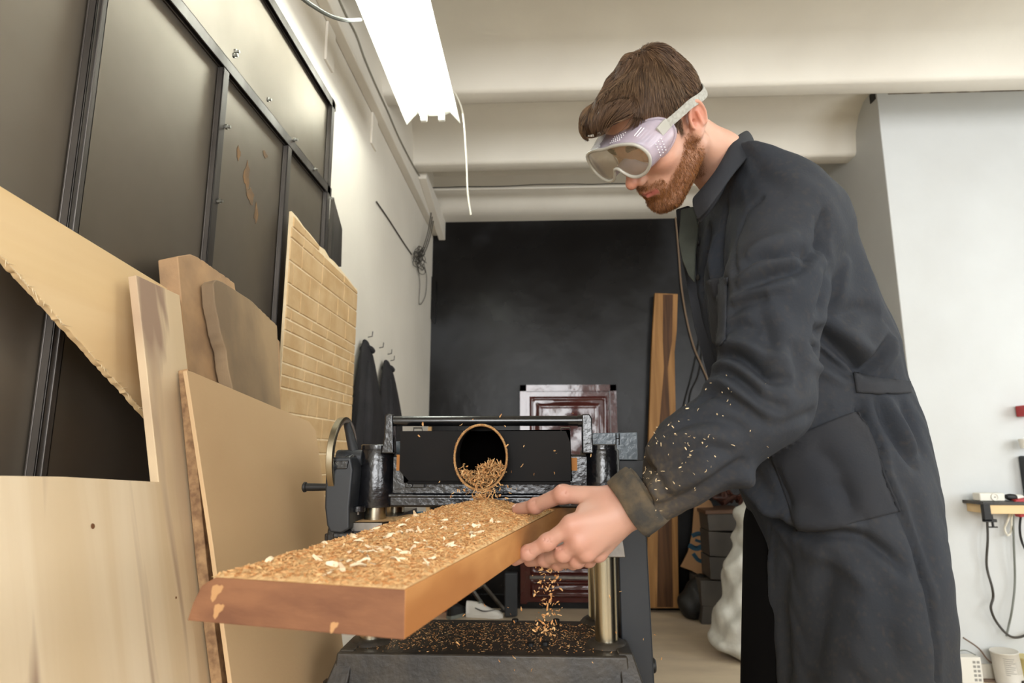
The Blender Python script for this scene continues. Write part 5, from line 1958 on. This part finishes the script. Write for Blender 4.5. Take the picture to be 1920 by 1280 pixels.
# trousers and shoes under the coat
def trouf(P):
    L1 = cone(P, (.60, 1.235, .95), (.60, 1.235, .50), .085, .075)
    L1 = sm(L1, cone(P, (.60, 1.235, .50), (.62, 1.20, .07), .075, .072), .03)
    L2 = cone(P, (.52, 1.34, 1.0), (.475, 1.36, .55), .105, .092)
    L2 = sm(L2, cone(P, (.475, 1.36, .55), (.54, 1.38, .07), .09, .075), .03)
    return np.maximum(np.minimum(L1, L2), .05 - P[..., 2])


tV, tF = nets(trouf, (.3, .98, .03), (.8, 1.55, 1.12), .010)
npmesh('trousers', tV, tF, mat('black_trousers', '#060505', .95, spec=.1), per, True)
for cx_, cy_ in ((.62, 1.20), (.54, 1.38)):
    sV, sF = nets(lambda P: np.maximum(sm(ell(P, (cx_ - .09, cy_, .03), (.14, .05, .055)), ell(P, (cx_, cy_, .06), (.065, .045, .075)), .03), .002 - P[..., 2]),
                  (cx_ - .26, cy_ - .08, -.01), (cx_ + .1, cy_ + .08, .16), .007)
    npmesh('shoe', sV, sF, M['rubber'], per, True)


def patch(name, top, bot, nu_, nv_, off, m, parent, th=.003, tr=None, ymin=0):
    """cloth piece lying on the coat between two pixel paths"""
    tr = tr or tree
    T = smoothpath([np.array(p, float) for p in top], 6)
    Bt = smoothpath([np.array(p, float) for p in bot], 6)
    def at(L_, s_):
        s_ = s_ * (len(L_) - 1)
        i = min(int(s_), len(L_) - 2)
        return L_[i] + (L_[i + 1] - L_[i]) * (s_ - i)
    G = np.zeros((nu_, nv_, 3))
    last = None
    for i in range(nu_):
        for j in range(nv_):
            p = at(T, i / (nu_ - 1)) * (1 - j / (nv_ - 1)) + at(Bt, i / (nu_ - 1)) * (j / (nv_ - 1))
            h = cast(tr, *p)
            for _ in range(4):                       # look past the sleeve
                if h is not None and h[0][1] < ymin:
                    rr_ = Vector(ray(*p)).normalized()
                    q_ = tr.ray_cast(Vector(h[0]) + rr_ * .002, rr_)
                    h = None if q_[0] is None else (np.array(q_[0]), np.array(q_[1]) * (1 if Vector(q_[1]).dot(rr_) < 0 else -1))
            if h is None:
                h = last
            G[i, j] = h[0] + h[1] * (off if 0 < i < nu_ - 1 and 0 < j < nv_ - 1 else off * .75)
            last = h
    idx_ = np.arange(nu_ * nv_).reshape(nu_, nv_)
    F = np.stack([idx_[:-1, :-1], idx_[:-1, 1:], idx_[1:, 1:], idx_[1:, :-1]], -1).reshape(-1, 4)
    o = npmesh(name, G.reshape(-1, 3), F, m, parent, True)
    s_ = o.modifiers.new('thickness', 'SOLIDIFY')
    s_.thickness = th
    s_.offset = 0
    return o


patch('side_pocket', [(1436, 827), (1508, 809), (1603, 772), (1616, 782)], [(1496, 994), (1560, 990), (1630, 972), (1692, 957)], 50, 44, .003, coat_m, coat, ymin=1.035)
patch('chest_pocket', [(1326, 526), (1346, 521), (1366, 520)], [(1338, 640), (1350, 648), (1362, 636)], 14, 26, .003, coat_m, coat)
patch('half_belt', [(1600, 700), (1640, 708), (1680, 713), (1703, 716)], [(1605, 736), (1645, 738), (1680, 738), (1705, 736)], 30, 9, .0035, coat_m, coat, .004)


# collar: stand and fall around the neck
cst = [((1301, 371, 1.09), (1309, 415, 1.075)), ((1320, 350, 1.072), (1332, 388, 1.045)), ((1342, 322, 1.066), (1358, 352, 1.038)), ((1358, 295, 1.075), (1378, 325, 1.045)),
       ((1374, 266, 1.10), (1397, 303, 1.065)), ((1388, 252, 1.145), (1411, 284, 1.11)), ((1399, 246, 1.20), (1414, 274, 1.195)), ((1393, 252, 1.25), (1406, 284, 1.27)),
       ((1372, 275, 1.275), (1382, 312, 1.32)), ((1342, 320, 1.28), (1348, 360, 1.33)), ((1312, 370, 1.25), (1304, 412, 1.29))]
A_ = smoothpath([aY(*a) for a, b in cst], 6)
B_ = smoothpath([aY(*b) for a, b in cst], 6)
cen = sum(A_) / len(A_)
V = []
n = len(A_)
for i in range(n):
    a, b = A_[i], B_[i]
    out = a - cen
    out[2] *= .3
    out = out / (np.linalg.norm(out) + 1e-9)
    inner = a - np.array([0, 0, .055]) - out * .012
    V += [inner, a - out * .004 - np.array([0, 0, .004]), a + out * .002 + np.array([0, 0, .002]), a * .85 + b * .15 + out * .007, a * .5 + b * .5 + out * .008, b]
F = []
for i in range(n - 1):
    for j in range(5):
        F.append((i * 6 + j, i * 6 + j + 1, (i + 1) * 6 + j + 1, (i + 1) * 6 + j))
co = link('collar', V, F, coat_m, coat, True)
s_ = co.modifiers.new('thickness', 'SOLIDIFY')
s_.thickness = .004
s_.offset = 0
ss = co.modifiers.new('smooth', 'SUBSURF')
ss.levels = ss.render_levels = 1
olive = mat('olive_lining', '#33362f', .9, col2='#3d4038', scale=20, bump=.2, bscale=200)
o = MB().prism([aY(*p, 1.22) for p in ((1276, 392), (1300, 386), (1310, 425), (1304, 470), (1302, 530), (1290, 515), (1279, 488), (1272, 450))], (.004, .008, 0)).build('far_lapel', olive, coat, bevel=.003, label='olive grey inner side of the far lapel')
o = MB().prism([aY(*p, 1.28) for p in ((1266, 392), (1290, 384), (1300, 440), (1310, 560), (1345, 680), (1352, 760), (1330, 720), (1300, 610), (1284, 520), (1272, 460))], (.01, .01, 0)).build('far_front', coat_m, coat, bevel=.003)
for px, py in ((1303, 455), (1303, 520)):
    h = cast(tree, px + 8, py)
    if h is not None:
        MB().lathe(h[0] + h[1] * .002, h[1], [(0, .006), (.002, .006), (.003, .004), (.0025, .001)], 14).build('button', M['rubber'], coat, smooth=True)
# cuff
t = (WR - FA) / np.linalg.norm(WR - FA)
u1 = np.cross(t, [0, 1, 0])
u1 /= np.linalg.norm(u1)
if u1[2] < 0:
    u1 = -u1
u2 = np.cross(t, u1)
V = []
NC = 48
sec_ = [(-.026, .0505), (-.024, .0535), (-.012, .0545), (.004, .0545), (.018, .0535), (.019, .0515), (.017, .0495), (-.03, .0470)]
for i in range(NC):
    a = 2 * pi * i / NC
    for d_, r_ in sec_:
        rr = r_ * (1 + .035 * sin(3 * a + 1) + .02 * sin(7 * a))
        V.append(WR + t * (d_ + .004 * sin(2 * a)) + u1 * cos(a) * rr * 1.03 + u2 * sin(a) * rr * .88)
m_ = len(sec_)
F = [(i * m_ + j, ((i + 1) % NC) * m_ + j, ((i + 1) % NC) * m_ + j + 1, i * m_ + j + 1) for i in range(NC) for j in range(m_ - 1)]
cuff_m = mat('dusty_cuff', '#33312d', .9, col2='#5c4f3c', scale=30, detail=6, bump=.35, bscale=200)
cu_ = link('sleeve_cuff', V, F, cuff_m, coat, True)
cu_['label'] = 'turned cuff caked with wood dust'

# ------------------------------------------------------------------ hair
rh = np.random.default_rng(12)


def hairf(P):
    P = np.asarray(P, f32)
    d = ell(P, (-.004, 0, .046), (.1015, .0800, .0865))
    d = sm(d, ell(P, (.078, .0, .096), (.040, .058, .030)), .03)
    d = sm(d, ell(P, (.101, -.014, .095), (.020, .034, .017)), .018)
    d = sm(d, ell(P, (-.035, 0, .105), (.05, .05, .028)), .03)
    return d


def grad(f, P, e=.0015):
    g = np.stack([f(P + np.eye(3)[i] * e) - f(P - np.eye(3)[i] * e) for i in range(3)], 1)
    return g / (np.linalg.norm(g, axis=1, keepdims=True) + 1e-9)


def capf(P):
    x, y, z = P[..., 0], P[..., 1], P[..., 2]
    d = hairf(P) + .0035
    return np.maximum(d, -(hairline(x, y, z)) * .8 + .0005)


kV, kF = nets(capf, (-.125, -.10, -.075), (.14, .10, .155), .003)
nst = 15000
u = rh.normal(size=(nst * 3, 3))
u /= np.linalg.norm(u, axis=1, keepdims=True)
R0 = np.array([0, 0, .05]) + u * np.array([.105, .08, .095])
for _ in range(4):
    R0 = R0 - grad(hairf, R0) * (hairf(R0) + .003)[:, None]
hl = hairline(R0[:, 0], R0[:, 1], R0[:, 2])
R0 = R0[(hl > 0) & (rh.random(len(hl)) < np.clip(.25 + hl / .01, 0, 1))][:nst]
ns_ = len(R0)
whorl = np.array([-.045, .012, .125])
Kst = 9
hz = np.clip((R0[:, 2] - .0) / .12, 0, 1)
frontn = np.clip((R0[:, 0] - .03) / .07, 0, 1)
Ln = .010 + .026 * hz ** 1.2 + .020 * frontn * hz
Ln *= rh.uniform(.75, 1.15, ns_)
amp = rh.uniform(0, 1, ns_)
P_ = R0.copy()
path = [P_.copy()]
for k in range(Kst - 1):
    g = grad(hairf, P_)
    d = P_ - whorl
    side_ = np.clip(1 - P_[:, 2] / .11, 0, 1)
    d = d / (np.linalg.norm(d, axis=1, keepdims=True) + 1e-9)
    d = d + np.array([0.25, 0, 0]) * frontn[:, None] + np.array([.15, 0, -1.1]) * side_[:, None] ** 1.5
    # broad locks: a smooth swirl field
    ph = 42 * P_[:, 0] + 55 * P_[:, 1] * np.sign(P_[:, 1] + 1e-6) + 30 * P_[:, 2]
    sw = .55 * np.sin(ph * 1.6 + 1) + .35 * np.sin(ph * 3.4 + 55 * P_[:, 1])
    tn = np.cross(g, d)
    d = d + tn * sw[:, None] * (.35 + .5 * frontn[:, None])
    d = d - g * (d * g).sum(1, keepdims=True)
    d = d / (np.linalg.norm(d, axis=1, keepdims=True) + 1e-9)
    P_ = P_ + d * (Ln / (Kst - 1))[:, None]
    lvl = -.003 + (.004 + .003 * amp + .0030 * np.sin(ph * 2.2) * hz) * (1 - math.exp(-2.5 * (k + 1) / Kst))
    P_ = P_ + grad(hairf, P_) * (lvl - hairf(P_))[:, None]
    path.append(P_.copy())
path = np.stack(path, 1)
c1, c2, c3 = [np.array(hx(h)[:3]) for h in ('#3f2d20', '#71563f', '#987b58')]
w_ = rh.random(ns_)[:, None]
lock = (.5 + .5 * np.sin(60 * R0[:, 0] + 75 * R0[:, 1] + 40 * R0[:, 2]))[:, None]
hc = c1 * (1 - w_) + c2 * w_
hc = hc * (1 - .35 * lock) + c3 * .35 * lock * w_
hair_m = mat('brown_hair', '#4a3222', .5, attr='tint', spec=.35)
cap = npmesh('hair', h2w(kV), kF, hair_m, per, True, np.tile(np.array(hx('#3b281a')[:3]), (len(kV), 1)))
cap['label'] = 'short wavy brown hair swept forward'
st_ = strands('hair_strands', h2w(path), .00055, hair_m, cap, hc)
st_['kind'] = 'stuff'

# beard and eyebrows from the face surface
Nh = vnormals(hV, hF)
areaw = np.ones(len(hV))
bmk = beard_mask(hV)
cand = np.where(bmk > .15)[0]
pick = rh.choice(cand, 9500, p=bmk[cand] / bmk[cand].sum())
B0 = hV[pick] + rh.normal(0, .0009, (len(pick), 3))
nn_ = Nh[pick]
dv = np.array([.35, 0, -1.0]) + rh.normal(0, .35, (len(pick), 3))
dv = dv - nn_ * (dv * nn_).sum(1, keepdims=True)
dv /= np.linalg.norm(dv, axis=1, keepdims=True)
Lb = rh.uniform(.003, .0075, len(pick)) * (.45 + .55 * np.clip(bmk[pick], 0, 1)) * np.clip(1 + (hV[pick][:, 0] - .05) * 4, .7, 1.3)
bp3 = np.stack([B0 - nn_ * .0006, B0 + (dv * .45 + nn_ * .30) * Lb[:, None], B0 + (dv * .95 + nn_ * .38) * Lb[:, None]], 1)
w_ = rh.random(len(pick))[:, None]
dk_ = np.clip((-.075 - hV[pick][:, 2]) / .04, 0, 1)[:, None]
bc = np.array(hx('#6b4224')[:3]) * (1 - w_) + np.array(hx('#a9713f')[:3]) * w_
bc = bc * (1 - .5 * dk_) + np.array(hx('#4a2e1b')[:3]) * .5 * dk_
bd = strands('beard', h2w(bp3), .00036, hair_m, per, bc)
bd['label'] = 'short reddish brown full beard and moustache'
x, y, z = hV.T
ebm = np.exp(-((z - .0345) / .0042) ** 2) * (np.abs(y) > .012) * (np.abs(y) < .052) * (x > .05)
cand = np.where(ebm > .2)[0]
pick = rh.choice(cand, 900)
B0 = hV[pick]
nn_ = Nh[pick]
dv = np.stack([np.zeros(900) - .3, np.sign(B0[:, 1]), np.full(900, .1)], 1)
ep = np.stack([B0, B0 + dv * .003 + nn_ * .0012, B0 + dv * .0065 + nn_ * .0012], 1)
strands('eyebrows', h2w(ep), .0004, hair_m, per, np.tile(np.array(hx('#4f3522')[:3]), (900, 1)))

# ------------------------------------------------------------------ goggles
gog_m = mat('soft_clear_vinyl', '#c6bccb', .25, spec=.6, alpha=.46)
gog_m.node_tree.nodes['Principled BSDF'].inputs['Transmission Weight'].default_value = .0
rim_m = mat('clear_rim', '#bfbdb3', .2, spec=.7, alpha=.68)
lens_m, nt, bs = newmat('scratched_lens')
for nd in list(nt.nodes):
    if nd.type != 'OUTPUT_MATERIAL':
        nt.nodes.remove(nd)
outn = [n_ for n_ in nt.nodes if n_.type == 'OUTPUT_MATERIAL'][0]
tr_n = nt.nodes.new('ShaderNodeBsdfTransparent')
tr_n.inputs[0].default_value = (.93, .88, .76, 1)
gl_n = nt.nodes.new('ShaderNodeBsdfGlossy')
gl_n.inputs['Roughness'].default_value = .12
df_n = nt.nodes.new('ShaderNodeBsdfDiffuse')
df_n.inputs[0].default_value = hx('#c9bfa2')
fr_n = nt.nodes.new('ShaderNodeFresnel')
fr_n.inputs[0].default_value = 1.5
m1 = nt.nodes.new('ShaderNodeMixShader')
m2 = nt.nodes.new('ShaderNodeMixShader')
m1.inputs[0].default_value = .22
nt.links.new(tr_n.outputs[0], m1.inputs[1])
nt.links.new(df_n.outputs[0], m1.inputs[2])
nt.links.new(fr_n.outputs[0], m2.inputs[0])
nt.links.new(m1.outputs[0], m2.inputs[1])
nt.links.new(gl_n.outputs[0], m2.inputs[2])
nt.links.new(m2.outputs[0], outn.inputs[0])
half = [(0, .062), (.022, .063), (.045, .060), (.064, .052), (.074, .038), (.076, .024), (.070, .011), (.056, .000), (.038, -.004), (.023, .000), (.012, .010), (.006, .018), (0, .020)]
full = half + [(-a, b) for a, b in half[-2:0:-1]]
ctl = [np.array([a, b, 0]) for a, b in full]
cl_ = ctl + ctl[:3]
sp_ = smoothpath(cl_, 5)[5:5 + 5 * len(ctl)]
cont = np.array([[p[0], p[1]] for p in sp_])
ncn = len(cont)


def gx(y, z, s, back):
    """x of the lens plane (front) or of the face edge (back)"""
    if not back:
        return .125 - 2.1 * y * y - .05 * (z - .01)
    return .094 - 6.2 * y * y - .30 * np.clip(z - .03, 0, 1) + .02 * np.clip(-(z), 0, .02) / .02 * np.exp(-(y / .02) ** 2)


V = []
lay = 9
for k in range(lay):
    t = k / (lay - 1)
    sc_ = 1.0 + .13 * t + .03 * sin(pi * t)
    for y, z in cont:
        yy, zz = y * sc_, .026 + (z - .026) * (1 + .10 * t)
        xf = gx(y, z, 1, False)
        xb = gx(yy, zz, 1, True)
        V.append((xf * (1 - t) + xb * t, yy, zz))
F = []
for k in range(lay - 1):
    for i in range(ncn):
        F.append((k * ncn + i, k * ncn + (i + 1) % ncn, (k + 1) * ncn + (i + 1) % ncn, (k + 1) * ncn + i))
gg = link('goggles', h2w(np.array(V)), F, gog_m, per, True)
gg['label'] = 'clear milky safety goggles with perforated soft frame'
s_ = gg.modifiers.new('thickness', 'SOLIDIFY')
s_.thickness = .0018
# rim
rimp = [h2w(np.array([gx(y, z, 1, False) + .001, y, z])) for y, z in cont]
MB().tube(rimp + [rimp[0], rimp[1]], .0030, 10, cap=False).build('lens_rim', rim_m, gg, smooth=True)
rb_ = [h2w(np.array([gx(y * 1.13, .026 + (z - .026) * 1.1, 1, True), y * 1.13, .026 + (z - .026) * 1.1])) for y, z in cont]
MB().tube(rb_ + [rb_[0], rb_[1]], .0024, 8, cap=False).build('face_seal', gog_m, gg, smooth=True)
# lens: inside of the contour filled ring by ring towards a spine
V = []
rings = 8
for k in range(rings + 1):
    s_k = 1 - k / rings
    for y, z in cont:
        ys_ = y * (1 - (1 - s_k) * .0) if False else y
        zc_2 = .036
        yc2_ = np.clip(y, -.045, .045)
        p = np.array([yc2_ + (y - yc2_) * s_k, zc_2 + (z - zc_2) * s_k])
        V.append((gx(p[0], p[1], 1, False), p[0], p[1]))
F = [(k * ncn + i, (k + 1) * ncn + i, (k + 1) * ncn + (i + 1) % ncn, k * ncn + (i + 1) % ncn) for k in range(rings) for i in range(ncn)]
link('lens', h2w(np.array(V)), F, lens_m, gg, True)
# vent holes
vh = MB()
vm = mat('vent_pin', '#f0edf0', .3)
def body_pt(yc0, zc0, t):
    sc_ = 1.0 + .13 * t + .03 * sin(pi * t)
    yy, zz = yc0 * sc_, .026 + (zc0 - .026) * (1 + .10 * t)
    return np.array([gx(yc0, zc0, 1, False) * (1 - t) + gx(yy, zz, 1, True) * t, yy, zz])
for sgn in (1, -1):
    for i in range(4 if sgn > 0 else 0):
        for j in range(6):
            s0 = .010 + j * .0042
            p = body_pt(sgn * s0, .0628, .22 + i * .12)
            vh.lathe(h2w(p + [0, 0, .001]), HR @ np.array([0, 0, 1.]), [(0, .0010), (.0012, .0008)], 6)
    for i in range(3):
        for j in range(5):
            p = body_pt(sgn * (.0757 - .001 * j * j * .12), .032 - j * .005, .30 + i * .1)
            vh.lathe(h2w(p + [0, sgn * .001, 0]), HR @ np.array([0, sgn * 1., 0]), [(0, .0010), (.0012, .0008)], 6)
    for j in range(7 if sgn > 0 else 0):
        pts_ = [body_pt(sgn * (.052 + .0028 * j), .0580 - .0028 * j * (1 + .10 * j), tt_) + [0, sgn * .0012, .0012] for tt_ in (.32, .44, .56, .68)]
        vh.tube([h2w(p) for p in pts_], .0008, 5)
vh.build('vent_pins', vm, gg, kind='stuff')
# strap lug and elastic band
band = [(.066, .0800, .042), (.046, .0865, .040), (.020, .0890, .037), (-.004, .0900, .034), (-.030, .0860, .026), (-.060, .0720, .018), (-.088, .046, .016), (-.106, 0, .016),
        (-.088, -.046, .016), (-.060, -.0720, .018), (-.030, -.086, .026), (.020, -.089, .037), (.066, -.080, .042)]
C1 = smoothpath([np.array(p) for p in band], 6)
V = []
for i, p in enumerate(C1):
    tg = C1[min(i + 1, len(C1) - 1)] - C1[max(i - 1, 0)]
    tg /= np.linalg.norm(tg)
    out = p - np.array([0, 0, p[2]])
    out /= np.linalg.norm(out) + 1e-9
    w2_ = np.cross(tg, out)
    w2_ /= np.linalg.norm(w2_)
    for a_, b_ in ((-.0075, 0), (.0075, 0), (.0075, .0016), (-.0075, .0016)):
        V.append(p + w2_ * a_ + out * b_)
F = [(i * 4 + j, i * 4 + (j + 1) % 4, (i + 1) * 4 + (j + 1) % 4, (i + 1) * 4 + j) for i in range(len(C1) - 1) for j in range(4)]
strap = link('elastic_strap', h2w(np.array(V)), F, mat('grey_elastic', '#a3a198', .8, col2='#8f8d84', scale=200), gg, False)
for sgn in (1, -1):
    p = h2w(np.array([.060, sgn * .0845, .029]))
    MB().prism([h2w(np.array([.054, sgn * .083, .051])), h2w(np.array([.076, sgn * .079, .050])), h2w(np.array([.074, sgn * .079, .032])), h2w(np.array([.054, sgn * .083, .033]))],
               HR @ np.array([0, sgn * .005, 0])).build('strap_lug', rim_m, gg, bevel=.001)

# chips caught on the sleeve, cuff and hand
Pch = []
for i in range(190):
    if i < 90:
        px, py = rh.uniform(1150, 1235), rh.uniform(870, 985)
    elif i < 160:
        px, py = rh.normal(1250, 55), rh.normal(850, 50)
    else:
        px, py = rh.uniform(1280, 1440), rh.uniform(700, 860)
    h = cast(tree, px, py)
    if h is not None:
        Pch.append(h[0] + h[1] * .001)
o = chips('sleeve_chips', np.array(Pch), .0042, M['palechip'], rh, aspect=.4)
tag(o, 'tiny pale wood chips stuck on the dusty left sleeve', 'wood chips', kind='stuff')
